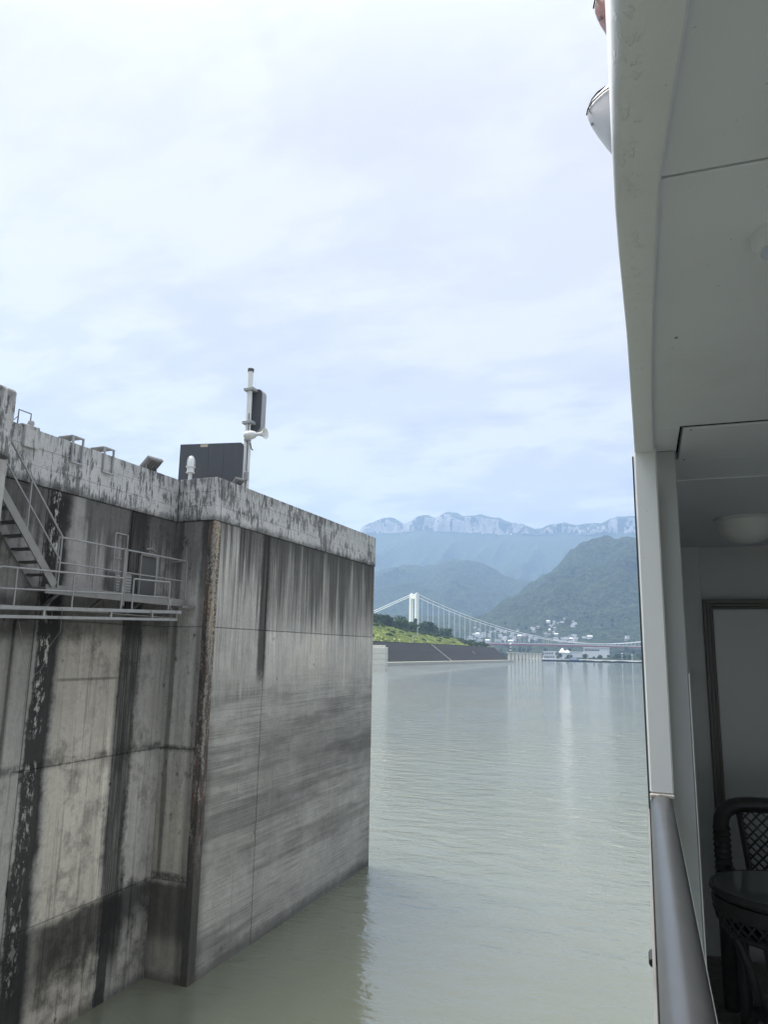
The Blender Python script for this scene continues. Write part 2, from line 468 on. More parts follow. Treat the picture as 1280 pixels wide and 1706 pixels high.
def parapet_row(parent, fixed, u0, u1, axis, n, top=12.58, out=1):
    """three courses of form-board panels; axis 'y' runs along the wall, 'x' across the return"""
    zs = [11.40, 11.80, 12.19, top]
    us = [u0 + (u1-u0)*k/n for k in range(n+1)]
    for k in range(n):
        for c in range(3):
            g = .002; j = rnd.uniform(-.003, .003)
            m = MB()
            if axis == 'y':
                m.box(fixed-.22, fixed+.035+j, us[k]+(g if k else 0), us[k+1]-(g if k < n-1 else 0), zs[c]+g, zs[c+1]-(g if c < 2 else 0), .004)
            else:
                m.box(us[k]+g, us[k+1]-g, fixed-.035-j, fixed+.2, zs[c]+g, zs[c+1]-(g if c < 2 else 0), .008)
            m.build('parapet_panel', M_PAR, parent)
# --- the pier that stands forward
pier = placed('lock_pier', 'tall weathered concrete pier with the scraped flank standing out into the river', 'pier', (XF-6, 22, 0))
MB().box(XF-13, XF-.06, YR+.06, YE-.06, -3, 12.52).build('core', M_CORE, pier)
for z0, z1 in ((-2.5, 8.55), (8.55, 11.40)):
    g = .012
    for y0, y1 in ((YR+.3, 19.135), (19.165, YE)):
        MB().box(XF-.30, XF+rnd.uniform(-.004, .004), y0, y1, z0+g/2, z1-g/2, .012).build('concrete_panel', M_PIER, pier)
for k in range(4):
    z0, z1 = LIFTS[k], LIFTS[k+1]; g = .012
    MB().box(XB-.2, XF-.21, YR+rnd.uniform(-.003, .003), YR+.3, z0+g/2, z1-g/2, .012).build('return_panel', M_RET, pier)
    MB().box(XF-13, XF-.31, YE-.3, YE-.01, z0+g/2, z1-g/2, .03).build('end_panel', M_PIER, pier)
MB().box(XF-.205, XF+.006, YR-.006, YR+.295, -2.5, 11.395, .012).build('steel_edge', M_RUST, pier)
parapet_row(pier, XF, YR+.22, YE, 'y', 8)
parapet_row(pier, YR, XB+.05, XF+.03, 'x', 1)
MB().box(XF-13, XF-.25, YE-.22, YE+.02, 11.41, 12.57, .02).build('end_parapet', M_PAR, pier)
# --- the wall set back behind the gangway
wall = placed('lock_wall', 'recessed lock wall with two black weeping stains behind the steel gangway', 'wall', (XB-2, 13, 0))
MB().box(XB-8, XB-.06, 9.2, YR+.05, -3, 12.5).build('core', M_CORE, wall)
for k in range(4):
    z0, z1 = LIFTS[k], LIFTS[k+1]
    for y0, y1 in ((9.3, 11.845), (11.86, 14.545), (14.56, YR-.004)):
        gg = rnd.uniform(-.004, .004)
        MB().box(XB-.3, XB+gg, y0, y1, z0+.004, z1-.006, .012).build('concrete_panel', M_BACK, wall)
MB().box(XB-.05, XB+.09, 11.30, 11.62, -2.5, 8.5, .02).build('pilaster', M_BACK, wall)
parapet_row(wall, XB, 9.6, YR-.03, 'y', 6)
# --- the near pier at the picture's edge
near = placed('lock_pier', 'near concrete pier cut by the left edge beside the steel stair', 'pier', (XF-4, 0, 0))
MB().box(XF-8.9, XF-.2, -19.9, 9.5, -3, 11.39).build('core', M_CORE, near)
for k in range(4):
    z0, z1 = LIFTS[k], LIFTS[k+1]
    for y0, y1 in ((-20, -6), (-5.98, 3), (3.02, 9.70)):
        MB().box(XF-.3, XF-.05, y0, y1, z0+.005, z1-.005, .02).build('concrete_panel', M_PLAIN, near)
    MB().box(XB-.3, XF-.31, 9.4, 9.68, z0+.005, z1-.005, .02).build('return_panel', M_PLAIN, near)
for y0, y1 in ((-20, -6), (-5.99, 3), (3.01, 9.72)):
    MB().box(XF-9, XF, y0, y1, 11.405, 12.76, .05).build('parapet_panel', M_PAR, near)

# ------------------------------------------------------------------ steelwork on the wall
M_GALV = worn('galvanised_pipe', (.25,.255,.26), .55, .4, .25, 5., .15, (.12,.075,.05), .6)
M_STEEL = worn('dull_steel', (.20,.20,.195), .6, .3, .25, 4., .15, (.09,.055,.035), .5)
M_DARK = worn('dark_steel', (.075,.077,.078), .65, .2, .25, 4., .12)
M_PALE = worn('pale_paint', (.62,.63,.62), .5, 0., .12, 5., .08)
def rail(parent, pts, r=.021, name='rail', m=None):
    return MB().tube(pts, r, 8).build(name, m or M_GALV, parent, True)
pf = placed('access_platform', 'narrow steel platform with pipe railing fixed along the recessed wall', 'platform', (-12.45, 13.8, 9.15))
MB().box(-12.73, -12.14, 11.45, 16.18, 9.13, 9.20, .006).build('walkway', M_STEEL, pf)
MB().box(-12.16, -12.12, 11.45, 16.18, 9.06, 9.25, .004).build('toe_board', M_STEEL, pf)
for y in (11.75, 12.83, 14.95, 16.17):
    rail(pf, [(-12.2, y, 9.2), (-12.2, y, 10.28)], .019, 'railing_post')
rail(pf, [(-12.2, 11.75, 10.28), (-12.2, 13.74, 10.28), (-12.2, 16.17, 10.28)])
rail(pf, [(-12.2, 11.75, 9.74), (-12.2, 16.17, 9.74)], .018)
rail(pf, [(-12.2, 16.17, 10.28), (-12.72, 16.17, 10.28)])
MB().box(-12.25, -12.15, 13.72, 13.84, 8.95, 10.30, .01).build('square_post', M_STEEL, pf)
for y in (11.9, 13.2, 14.5, 15.8):
    MB().bar((-12.72, y, 8.75), (-12.2, y, 9.1), .05, .05).build('bracket', M_STEEL, pf)
gw = placed('service_gangway', 'low hanging steel gangway with twin rails below the platform', 'gangway', (-11.95, 12.8, 8.6))
gz = lambda y: 8.70 + (y-10.2)*.0365
MB().bar((-11.95, 8.6, gz(8.6)), (-11.95, 15.72, gz(15.72)), .05, .075).build('beam', M_GALV, gw)
MB().bar((-11.95, 8.6, gz(8.6)-.17), (-11.95, 15.58, gz(15.58)-.19), .05, .06).build('beam', M_GALV, gw)
MB().bar((-12.55, 8.6, gz(8.6)), (-12.55, 15.72, gz(15.72)), .05, .075).build('beam', M_STEEL, gw)
MB().box(-12.5, -12.0, 8.7, 15.6, 8.735, 8.755).build('walkway', M_STEEL, gw)
for y in (9.6, 11.3, 13.2, 14.6, 15.55):
    MB().bar((-11.95, y, gz(y)-.17), (-11.95, y, gz(y)), .04, .05).build('spacer', M_GALV, gw)
for y in (10.55, 12.02, 13.50, 13.87, 15.20):
    rail(gw, [(-11.95, y, gz(y)), (-11.95, y, 9.46+(y-10)*.032)], .019, 'railing_post')
rail(gw, [(-11.95, 10.02, 9.38), (-11.95, 10.2, 9.47), (-11.95, 13.5, 9.565)])
rail(gw, [(-11.95, 9.6, 9.03), (-11.95, 13.5, 9.20)], .019)
rail(gw, [(-11.95, 13.87, 9.585), (-11.95, 15.2, 9.625)])
rail(gw, [(-11.95, 13.87, 9.20), (-11.95, 15.2, 9.24)], .019)
MB().bar((-11.98, 15.75, 9.05), (-11.98, 16.28, 9.07), .12, .05).build('hinge_bracket', M_STEEL, gw)
st = placed('steel_stair', 'steep steel stair with open treads climbing left to the near pier', 'stair', (-12.3, 11, 9.2))
def stair_z(y): return 9.24 + (11.62-y)*1.12
for x, nm in ((-12.08, 'stringer'), (-12.62, 'stringer')):
    MB().bar((x, 11.62, 9.24), (x, 9.55, stair_z(9.55)), .03, .17).build(nm, M_STEEL, st)
for k in range(9):
    y = 11.44 - k*.215
    MB().box(-12.61, -12.09, y-.10, y+.10, stair_z(y)-.02, stair_z(y)+.02, .004).build('tread', M_DARK, st)
rail(st, [(-12.1, 11.73, 10.28), (-12.1, 9.75, 12.46)], .022, 'handrail')
rail(st, [(-12.1, 11.73, 9.78), (-12.1, 9.75, 11.95)], .019, 'handrail')
for y in (11.73, 10.8, 9.95):
    rail(st, [(-12.1, y, max(9.2, stair_z(y)-.1)), (-12.1, y, 10.28+(11.73-y)*1.1)], .018, 'railing_post')
M_FRAME = worn('frame_paint', (.30,.31,.32), .5, .1, .15, 5., .1)
lc = placed('louvre_cabinet', 'grey louvred metal cabinet on the platform under the pipe frame', 'cabinet', (-12.6, 14.15, 9.2))
MB().box(-12.71, -12.52, 13.86, 14.44, 9.215, 9.76, .01).build('case', M_STEEL, lc)
for k in range(7):
    MB().bar((-12.51, 13.89, 9.27+k*.068), (-12.51, 14.41, 9.27+k*.068), .035, .03).build('louvre_slat', M_FRAME, lc)
fr = placed('pipe_rack', 'upright rectangular pipe frame standing against the wall behind the cabinet', 'rack', (-12.68, 14.15, 9.76))
for y in (13.93, 14.36): rail(fr, [(-12.67, y, 9.2), (-12.67, y, 10.74)], .022, 'upright')
for z in (10.73, 10.12): rail(fr, [(-12.67, 13.93, z), (-12.67, 14.36, z)], .02, 'crossbar')
dr = placed('wall_hatch', 'dark steel hatch in a pale frame behind the platform railing', 'hatch', (-12.7, 15.25, 9.2))
MB().box(-12.735, -12.715, 14.93, 15.57, 9.21, 10.30).build('leaf', M_DARK, dr)
for y in (14.90, 15.57): MB().box(-12.735, -12.67, y, y+.05, 9.21, 10.36, .006).build('jamb', M_STEEL, dr)
MB().box(-12.735, -12.66, 14.90, 15.62, 10.30, 10.36, .006).build('lintel', M_STEEL, dr)
rail(dr, [(-12.60, 14.98, 10.47), (-12.56, 15.15, 10.49), (-12.60, 15.35, 10.44)], .03, 'lamp', M_STEEL)
cb = placed('loose_cable', 'thin pale cable dangling from the gangway in front of the black stain', 'cable', (-11.95, 11.6, 7.6))
MB().tube([(-11.92, 11.75, 8.78), (-11.93, 11.76, 8.3)] + [(-12.08-.13*math.cos(math.pi*k/12), 11.33+.43*math.cos(math.pi*k/12), 7.95-.52*math.sin(math.pi*k/12)) for k in range(13)] + [(-12.2, 10.88, 8.6)], .0045, 6).build('line', M_STEEL, cb, True)
MB().tube([(-11.93, 15.25, 9.2), (-11.96, 15.3, 9.0), (-12.0, 15.45, 8.86), (-12.05, 15.7, 8.9)], .005, 6).build('line', M_PALE, cb, True)

# ------------------------------------------------------------------ things on top of the parapet
M_FRAME = worn('frame_paint', (.36,.37,.38), .5, .1, .15, 5., .1)
def hung_frame(y, label):
    o = placed('hanging_bracket', label, 'bracket', (XB, y+.15, 12.1), 'steel frames hooked over the parapet')
    x1 = XB + .10
    for yy in (y, y+.30): MB().box(x1-.05, x1, yy, yy+.035, 12.10, 12.74, .004).build('upright', M_FRAME, o)
    MB().box(x1-.05, x1, y+.036, y+.299, 12.10, 12.14, .004).build('crossbar', M_FRAME, o)
    MB().box(x1-.05, x1, y+.036, y+.299, 12.70, 12.74, .004).build('crossbar', M_FRAME, o)
    MB().box(x1-.47, x1-.051, y-.01, y+.345, 12.725, 12.755, .004).build('top_plate', M_FRAME, o)
    for yy in (y, y+.30): MB().box(x1-.47, x1-.43, yy, yy+.035, 12.4, 12.724, .004).build('hook', M_FRAME, o)
hung_frame(12.30, 'grey steel frame hooked over the parapet, nearer of the two')
hung_frame(13.30, 'grey steel frame hooked over the parapet, next to the tilted floodlight')
bb = placed('parapet_box', 'shallow concrete-grey box fixed to the parapet under the small pipe hoop', 'box', (XB, 11.1, 12.1))
MB().box(XB+.04, XB+.14, 10.96, 11.32, 12.12, 12.60, .012).build('case', M_PAR, bb)
hp = placed('pipe_hoop', 'small square pipe hoop with a valve standing on the near parapet', 'hoop', (XB, 11.05, 12.58))
rail(hp, [(XB-.02, 10.86, 12.58), (XB-.02, 10.86, 12.90), (XB-.02, 11.18, 12.90), (XB-.02, 11.18, 12.74)], .014, 'hoop', M_DARK)
rail(hp, [(XB-.02, 10.86, 12.76), (XB-.10, 10.76, 12.59)], .008, 'stay', M_DARK)
MB().lathe([(0.,-.07),(.05,-.06),(.075,0),(.06,.06),(.0,.085)], (XB-.02, 11.20, 12.68), 10).build('valve_body', M_FRAME, hp, True)
MB().box(XB-.08, XB+.08, 10.9, 11.27, 12.575, 12.61, .005).build('base_plate', M_FRAME, hp)
M_LENS = mat('lamp_glass', (.30,.32,.32), .15, 0., .6)
def floodlight(loc, rz, tilt, s, label):
    o = thing('floodlight', label, 'floodlight', loc, rz, 'floodlights on the parapet')
    ca, sa = math.cos(tilt), math.sin(tilt)
    def P(a, h, d): return (a*s, (d*ca - h*sa)*s, (d*sa + h*ca)*s + .20*s)
    hous = [[P(x*k, -.05+dh, y*k) for x, y in ((-.26,-.22),(.26,-.22),(.26,.22),(-.26,.22))] for k, dh in ((.82,0),(1.,.03),(1.,.10))]
    MB().loft(hous).build('housing', M_STEEL, o)
    MB().loft([[P(x, .052+dh, y) for x, y in ((-.22,-.18),(.22,-.18),(.22,.18),(-.22,.18))] for dh in (0., .006)]).build('lens', M_LENS, o)
    for k in range(5):
        MB().bar(P(-.2+.1*k, -.065, -.16), P(-.2+.1*k, -.065, .16), .012*s, .03*s).build('cooling_fin', M_STEEL, o)
    for x in (-.18, .18):
        MB().bar((x*s, 0, -.02), (x*s, 0, .17*s), .03*s, .03*s).build('leg', M_GALV, o)
    return o
floodlight((XB-.05, 15.16, 12.58), R(80), R(-38), .95, 'grey floodlight tilted back on the recessed wall parapet')
floodlight((XF-.1, 17.45, 12.58), R(70), R(-42), .62, 'small floodlight at the pier corner beside the dark board')
M_BOARD = worn('board_back', (.060,.066,.075), .6, .1, .12, 3., .05, (.11,.11,.11), .3)
bd = placed('sign_board', 'dark grey back of a large board standing on the pier corner', 'board', (-12.5, 17.4, 12.5))
def bp(t, off=0.): return (-13.50+1.92*t - off*.2, 17.20+.40*t + off*.98)
for a, b_ in ((0., .46), (.463, .70), (.703, 1.)):
    (xa, ya), (xb, yb) = bp(a), bp(b_); (xc, yc), (xd, yd) = bp(b_, .09), bp(a, .09)
    z1 = 13.93; last = b_ == 1.
    top = [(0., z1), (1., z1)] if not last else [(0., z1), (.86, z1), (.96, z1-.03), (1., z1-.10)]
    ring0, ring1 = [], []
    for t, z in [(0., 12.62), (1., 12.62)] + top[::-1]:
        ring0.append((xa+(xb-xa)*t, ya+(yb-ya)*t, z)); ring1.append((xd+(xc-xd)*t, yd+(yc-yd)*t, z))
    MB().loft([ring0, ring1]).build('board_panel', M_BOARD, bd)
pa, pb_ = bp(.325, -.006), bp(.445, -.006); qa, qb = bp(.325, -.002), bp(.445, -.002)
MB().loft([[(pa[0],pa[1],13.83),(pb_[0],pb_[1],13.83),(pb_[0],pb_[1],13.91),(pa[0],pa[1],13.91)], [(qa[0],qa[1],13.83),(qb[0],qb[1],13.83),(qb[0],qb[1],13.91),(qa[0],qa[1],13.91)]]).build('name_plate', mat('plate', (.42,.38,.28), .6), bd)
for t in (.15, .85):
    x, y = bp(t, .14); MB().box(x-.05, x+.05, y-.03, y+.03, 12.52, 13.7, .006).build('support', M_DARK, bd)
nl = placed('beacon_lamp', 'white caged beacon lamp on a short post before the dark board', 'beacon', (-12.62, 16.6, 12.58))
MB().lathe([(.11,12.50-12.58),(.11,-.04),(.055,-.03),(.055,.26),(.13,.27),(.13,.29),(.10,.30),(.10,.42),(.135,.43),(.135,.46),(.09,.47)], (-12.62, 16.6, 12.58), 16).build('post', M_PALE, nl, True)
MB().lathe([(.085,.47),(.095,.55),(.085,.66),(.05,.735),(0.,.76)], (-12.62, 16.6, 12.58), 16).build('lens', mat('beacon_glass', (.72,.76,.76), .12), nl, True)
for k in range(8):
    an = k*math.pi/4
    MB().tube([(-12.62+r*math.cos(an), 16.6+r*math.sin(an), 12.58+h) for r, h in ((.105,.46),(.112,.56),(.10,.67),(.06,.75),(.0,.775))], .007, 5).build('cage_bar', M_PALE, nl)
M_MAST = worn('mast_paint', (.60,.62,.60), .45, .1, .08, 4., .05, (.25,.24,.22), .2)
ms = placed('signal_mast', 'tall pale mast with a dark rounded signal box rising behind the pier parapet', 'mast', (-12.25, 18.75, 12.4))
MB().tube([(-12.16, 18.72, 12.3), (-12.17, 18.72, 14.62)], .115, 16).build('pole', M_MAST, ms, True)
MB().tube([(-12.17, 18.72, 14.62), (-12.18, 18.72, 16.62)], .085, 16).build('pole', M_MAST, ms, True)
MB().lathe([(.10,0),(.10,.10),(.05,.12)], (-12.18, 18.72, 16.60), 14).build('cap', M_DARK, ms, True)
for z in (14.92, 16.00): MB().box(-12.32, -11.98, 18.58, 18.98, z-.05, z+.05, .01).build('clamp', M_FRAME, ms)
# signal box: a rounded hood, open dark face towards the chamber
def rring(x0, x1, z0, z1, r, y, n=6):
    out = []
    for cx_, cz_, a0 in ((x1-r, z1-r, 0), (x0+r, z1-r, 90), (x0+r, z0+r, 180), (x1-r, z0+r, 270)):
        for k in range(n+1):
            a = R(a0+90*k/n); out.append((cx_+r*math.cos(a), y, cz_+r*math.sin(a)))
    return out
bx0, bx1, bz0, bz1 = -12.26, -11.80, 14.66, 16.06
MB().loft([rring(bx0, bx1, bz0, bz1, .19, y) for y in (18.87, 18.90, 19.10)] + [rring(bx0+.03, bx1-.03, bz0+.03, bz1-.03, .15, 19.16)]).build('signal_hood', M_FRAME, ms, True)
MB().loft([rring(bx0+.02, bx1-.02, bz0+.02, bz1-.02, .14, y) for y in (18.855, 18.868)]).build('back_cover', M_BOARD, ms)
MB().tube([(-12.02, 18.66, 14.25), (-11.96, 18.64, 14.05), (-11.90, 18.63, 14.0)], .02, 6).build('cable_tail', M_DARK, ms)
MB().tube([(-12.08, 18.62, 12.5), (-12.07, 18.61, 13.4), (-12.09, 18.62, 14.2), (-12.10, 18.63, 15.2)], .014, 6).build('conduit', M_DARK, ms)
MB().box(-12.14, -12.0, 18.55, 18.64, 13.05, 13.32, .008).build('junction_box', M_FRAME, ms)
ls = placed('loudspeaker', 'white horn loudspeaker clamped to the signal mast below the dark box', 'loudspeaker', (-11.95, 18.6, 14.4))
MB().lathe([(0.,-.34),(.10,-.33),(.14,-.26),(.14,-.10),(.11,.0),(.055,.06),(.05,.14),(.07,.24),(.12,.33),(.175,.38),(.18,.39),(.165,.385),(.11,.32),(.04,.20),(0.,.18)], (-11.80, 18.52, 14.45), 18, 'x').build('horn', M_PALE, ls, True)
MB().box(-12.15, -11.98, 18.50, 18.62, 14.28, 14.36, .005).build('clamp', M_FRAME, ls)
# ------------------------------------------------------------------ terrain
def vnoise(x, y, seed=0):
    xi = np.floor(x); yi = np.floor(y); fx = x - xi; fy = y - yi
    fx = fx*fx*fx*(fx*(fx*6-15)+10); fy = fy*fy*fy*(fy*(fy*6-15)+10)
    def h(a, b):
        s = np.sin(a*127.1 + b*311.7 + seed*74.7)*43758.5453
        return s - np.floor(s)
    a = h(xi, yi); b = h(xi+1, yi); c = h(xi, yi+1); d = h(xi+1, yi+1)
    return a + (b-a)*fx + (c-a)*fy + (a-b-c+d)*fx*fy
def fbm(x, y, octv=5, seed=0, ridged=False):
    t = 0*x; amp = .5
    for i in range(octv):
        n = vnoise(x, y, seed+i*13)
        t = t + amp*((1-np.abs(2*n-1)) if ridged else n); amp *= .5
        x, y = 1.9*x+.7*y+3.1, 1.9*y-.7*x+1.7
    return t
RIDGE_R = [(-3000,40),(-1500,60),(-900,90),(-671,138),(-620,216),(-570,260),(-520,315),(-447,367),(-398,414),(-362,442),(-303,455),(-256,474),(-210,472),(-143,477),(60,500),(400,470),(900,380),(1600,420),(2600,380)]
RIDGE_M = [(-3200,520),(-2300,540),(-1900,470),(-1686,486),(-1640,503),(-1476,524),(-1327,513),(-1181,536),(-1085,533),(-970,492),(-829,412),(-704,380),(-608,329),(-300,300),(300,340),(1200,420),(2600,400)]
SHORE = [(-3000,1900),(-700,1560),(-300,1230),(-194,1128),(-53,1043),(200,900),(2600,300)]
def far_height(x, y):
    shore = np.interp(x, *zip(*SHORE)); d = y - shore
    base = np.where(d < 12, np.clip(d*.35, -5, 2.6), 2.6 + 0*d)
    ramp = np.interp(y, [1100,1300,1650,1760,2000,2400,2700,9000], [2.6,6,12,22,66,126,140,140])
    base = np.where(d > 12, np.maximum(2.6, 2.6 + (ramp-2.6)*np.clip((d-40)/200, 0, 1)), base)
    n1 = fbm(x/300, y/300, 6, 3, True) - .55; n2 = fbm(x/110, y/110, 5, 9) - .5; n3 = fbm(x/34, y/34, 3, 17) - .45
    hr = np.interp(x, *zip(*RIDGE_R)); t = np.clip((y-1650)/1350, 0, 1)
    hr = hr + np.clip(hr/200, 0, 1)*((fbm(x/95, x*0+2.2, 4, 51)-.47)*70 + (fbm(x/30, y/60, 3, 57)-.47)*26)
    r = hr*t**1.35; r = np.where(y > 3000, hr*(1-np.clip((y-3000)/1600, 0, 1)), r)
    r = r*(1 + .75*n1*np.sin(np.pi*np.clip(t, 0, 1))*np.where(y > 3000, 0, 1)) + np.minimum(r, 200)*.12*n2
    hm = np.interp(x, *zip(*RIDGE_M)); t = np.clip((y-2500)/1550, 0, 1)
    hm = hm + (fbm(x/150, x*0+6.2, 4, 61)-.47)*60
    m = hm*t**1.2; m = np.where(y > 4050, hm*(1-np.clip((y-4050)/1900, 0, 1)), m)
    m = m*(1 + .7*n1*np.sin(np.pi*t)) + np.minimum(m, 200)*.12*n2
    z = np.maximum(np.maximum(base + np.where(base > 8, np.minimum(base, 60)*.35*n2, 0), r), m)
    return z + n3*np.clip((z-20)/60, 0, 1)*17
def bank_shift(y):
    return 110*np.clip((y-722)/110, 0, 1.62)**1.7      # the bank turns away upstream
def bank_height(x, y):
    # x negative to the left; waterline at -154
    d = -154 - x - bank_shift(y)
    slope = 2.0 + np.clip((d-3)/15.5, 0, 1)*11.6
    top = np.interp(y, [250,430,537,576,638,711,854,1000,1300], [31,31,29,26.5,24.5,23,18,17,20])
    hill = 13.6 + np.clip((d-23)/44, 0, 1)**.8*(top-13.6) + np.clip((d-70)/260, 0, 1)*12
    n = fbm(x/9, y/9, 4, 21) - .47
    z = np.where(d < 20, slope, hill + n*2.2*np.clip((d-24)/8, 0, 1))
    return np.where(d < 0, -3, z)
def grid_mesh(name, xs, ys, hf, m):
    X, Y = np.meshgrid(np.array(xs, float), np.array(ys, float)); Z = hf(X, Y)
    nx, ny = len(xs), len(ys)
    v = np.stack([X.ravel(), Y.ravel(), Z.ravel()], 1)
    i = (np.arange(ny-1)[:, None]*nx + np.arange(nx-1)[None, :]).ravel()
    f = np.stack([i, i+1, i+nx+1, i+nx], 1)
    me = bpy.data.meshes.new(name); me.from_pydata(v.tolist(), [], f.tolist())
    me.materials.append(m); me.polygons.foreach_set('use_smooth', [True]*len(me.polygons))
    return me
def hill_mat(b):
    p = position(); x, y, z = sep(p)
    nz = sep(K(K.node('ShaderNodeNewGeometry').outputs['Normal']))[2]
    a = noise(p, .02, 7, .65); c = noise(p, .075, 6, .7); e = noise(p, .006, 5, .6); t = noise(p, .16, 3, .6)
    f = mixc(sm(c*.6+t*.4, .36, .66), (.012,.022,.010), (.095,.130,.052))
    f = mixc(sm(a, .54, .68)*sm(z, 260., 60.)*.75, f, (.130,.150,.060))
    mm = noise(p, .035, 5, .65); f = mixc(sm(mm, .46, .62)*.6, f, (.014,.026,.013))
    f = mixc(sm(e, .5, .65)*.35, f, (.045,.065,.034))
    K.put(b.inputs['Base Color'], f)
    n = K.node('ShaderNodeBump'); n.inputs['Strength'].default_value = 1.; n.inputs['Distance'].default_value = 14.
    K.put(n.inputs['Height'], c*1.3 + t*.7 + a*2.); K.tree.links.new(n.outputs[0], b.inputs['Normal'])
M_HILL = mat('wooded_hill', rough=1., spec=.1, build=hill_mat)
me = grid_mesh('hills', np.arange(-3200, 2400, 17), np.arange(850, 4900, 15), far_height, M_HILL)
tag(link('hills', me), kind='structure')
# --- the limestone ridge: foot slope, cliff, rounded wooded crown
RDG = [(-4300,800),(-3600,900),(-2900,840),(-2600,880),(-2460,930)] + [(-2408, 985), (-2386, 1046), (-2327, 1078), (-2259, 1120), (-2208, 1121), (-2156, 1091), (-2104, 1056), (-2020, 1093), (-1978, 1144), (-1926, 1150), (-1884, 1124), (-1836, 1135), (-1760, 1176), (-1708, 1171), (-1646, 1140), (-1565, 1140), (-1498, 1155), (-1427, 1134), (-1356, 1123), (-1252, 1076), (-1167, 1065), (-1064, 1019), (-993, 1022), (-941, 1056), (-837, 1073), (-773, 1052), (-722, 1046), (-633, 1062), (-533, 1059), (-481, 1091), (-412, 1108), (-300, 1113)] + [(-150,1090),(60,1010),(300,1050),(700,980),(1300,1020),(2300,940)]
def cliff_mat(b):
    p = position(); x, y, z = sep(p)
    nz = sep(K(K.node('ShaderNodeNewGeometry').outputs['True Normal']))[2]
    a = noise(comb(x*.012, y*.012, z*.003), 1, 6, .62); c = noise(p, .03, 6, .7); e = noise(p, .008, 4)
    rock = mixc(noise(comb(x*.05, y*.05, z*.01), 1, 7, .7), (.22,.21,.19), (.66,.63,.57))
    g = mixc(c, (.022,.038,.018), (.060,.088,.040))
    m = sm(nz + (c-.5)*.35 + sm(a, .50, .58)*.6, .60, .44)*sm(z + (a-.5)*240. + (e-.5)*160., 930., 955.)
    K.put(b.inputs['Base Color'], mixc(m, g, rock))
    n = K.node('ShaderNodeBump'); n.inputs['Strength'].default_value = .9; n.inputs['Distance'].default_value = 25.
    K.put(n.inputs['Height'], c + a*.6); K.tree.links.new(n.outputs[0], b.inputs['Normal'])
M_CLIFF = mat('limestone_ridge', rough=1., spec=.1, build=cliff_mat)
us = np.arange(-4300, 2300, 11.)
zt = np.interp(us, *zip(*RDG)); zt = zt + (fbm(us/26, us*0, 3, 5)-.45)*12
yr = np.sqrt(np.maximum(6000.**2-us**2, 1e6))
cb_ = np.interp(us, [-4300,-2205,-1930,-1652,-1326,-1001,-726,-368,2300], [820,950,985,972,948,944,938,928,900])
ch = np.clip(zt-cb_, 20, None)
rows = []
for t in np.linspace(0, 1, 34):          # foot slope
    sp = (fbm(us/210, us*0+t*3, 5, 31, True)-.55)
    rows.append((us, yr - 2100 + t*2010 + 0*us, 60 + (cb_-60)*t**1.15 + sp*260*math.sin(math.pi*t)))
for t in np.linspace(.06, 1, 12):        # cliff, fluted
    rib = (fbm(us/45, us*0+t*.9, 4, 41)-.5)*70 + (fbm(us/170, us*0+1.3, 3, 43)-.5)*130
    k = 1-(1-t)**1.0
    rows.append((us, yr - 90 + 34*k + rib*math.sin(math.pi*min(1, t*.9+.1))*.75, cb_ + ch*.76*t))
for t in np.linspace(.15, 1, 7):         # crown
    rows.append((us, yr - 56 + 190*t, cb_ + ch*(.76 + .24*np.sin(t*np.pi/2))))
for t in np.linspace(.2, 1, 5):
    rows.append((us, yr + 134 + 900*t, cb_ + ch - t*420))
v = np.stack([np.concatenate([r[k] for r in rows]) for k in range(3)], 1); nx = len(us)
i = (np.arange(len(rows)-1)[:, None]*nx + np.arange(nx-1)[None, :]).ravel()
me = bpy.data.meshes.new('mountain_ridge'); me.from_pydata(v.tolist(), [], np.stack([i, i+1, i+nx+1, i+nx], 1).tolist())
me.materials.append(M_CLIFF); me.polygons.foreach_set('use_smooth', [True]*len(me.polygons))
tag(link('mountain_ridge', me), kind='structure')

# ------------------------------------------------------------------ the near bank
def grass_mat(b):
    p = position()
    a = noise(p, .11, 6, .65); c = noise(p, .8, 5, .7); e = noise(p, .03, 4)
    g = mixc(sm(a, .36, .64), (.24,.29,.10), (.48,.53,.20))
    g = mixc(sm(c, .52, .66)*.5, g, (.12,.18,.05))
    g = mixc(sm(e, .58, .7)*.35, g, (.42,.40,.17))
    K.put(b.inputs['Base Color'], g); bump(b, c+a*2, .8, .8)
M_GRASS = mat('meadow', rough=1., spec=.1, build=grass_mat)
xs = np.concatenate([np.arange(-760, -300, 20.), np.arange(-300, -153.5, 1.5)])
me = grid_mesh('riverbank', xs, np.arange(250, 1420, 3.), lambda x, y: bank_height(x, y)-np.where((-154-x-bank_shift(y) > 2.9), .25, 0), M_GRASS)
tag(link('riverbank', me), kind='structure')
M_LEDGE = worn('pale_concrete', (.40,.385,.34), .9, 0., .2, .8, .2, (.16,.15,.13), .4)
lrings = []
for yv in list(range(255, 720, 31)) + list(range(720, 1100, 12)):
    sh = float(bank_shift(np.array(float(yv)))); lrings.append([(-153.6-sh, yv, -3), (-153.6-sh, yv, 1.9), (-153.8-sh, yv, 2.05), (-157.4-sh, yv, 2.05), (-157.4-sh, yv, -3)])
MB().loft(lrings).build('bank_ledge', M_LEDGE)
tag(bpy.data.objects['bank_ledge'], kind='structure')
def revet_mat(b):
    p = position(); x, y, z = sep(p)
    n = noise(comb(x*.12, y*.5, z*.12), 1, 6, .65); f = noise(p, 1.4, 5, .7)
    c = mixc(n, (.032,.030,.028), (.062,.059,.055)); c = mixc(sm(f, .58, .7)*.5, c, (.085,.082,.078))
    K.put(b.inputs['Base Color'], c); bump(b, f, .7, .2)
M_REV = mat('dark_revetment', rough=1., spec=0., build=revet_mat)
rv = tag(placed('revetment', None, None, (-163, 500, 2)), kind='structure')
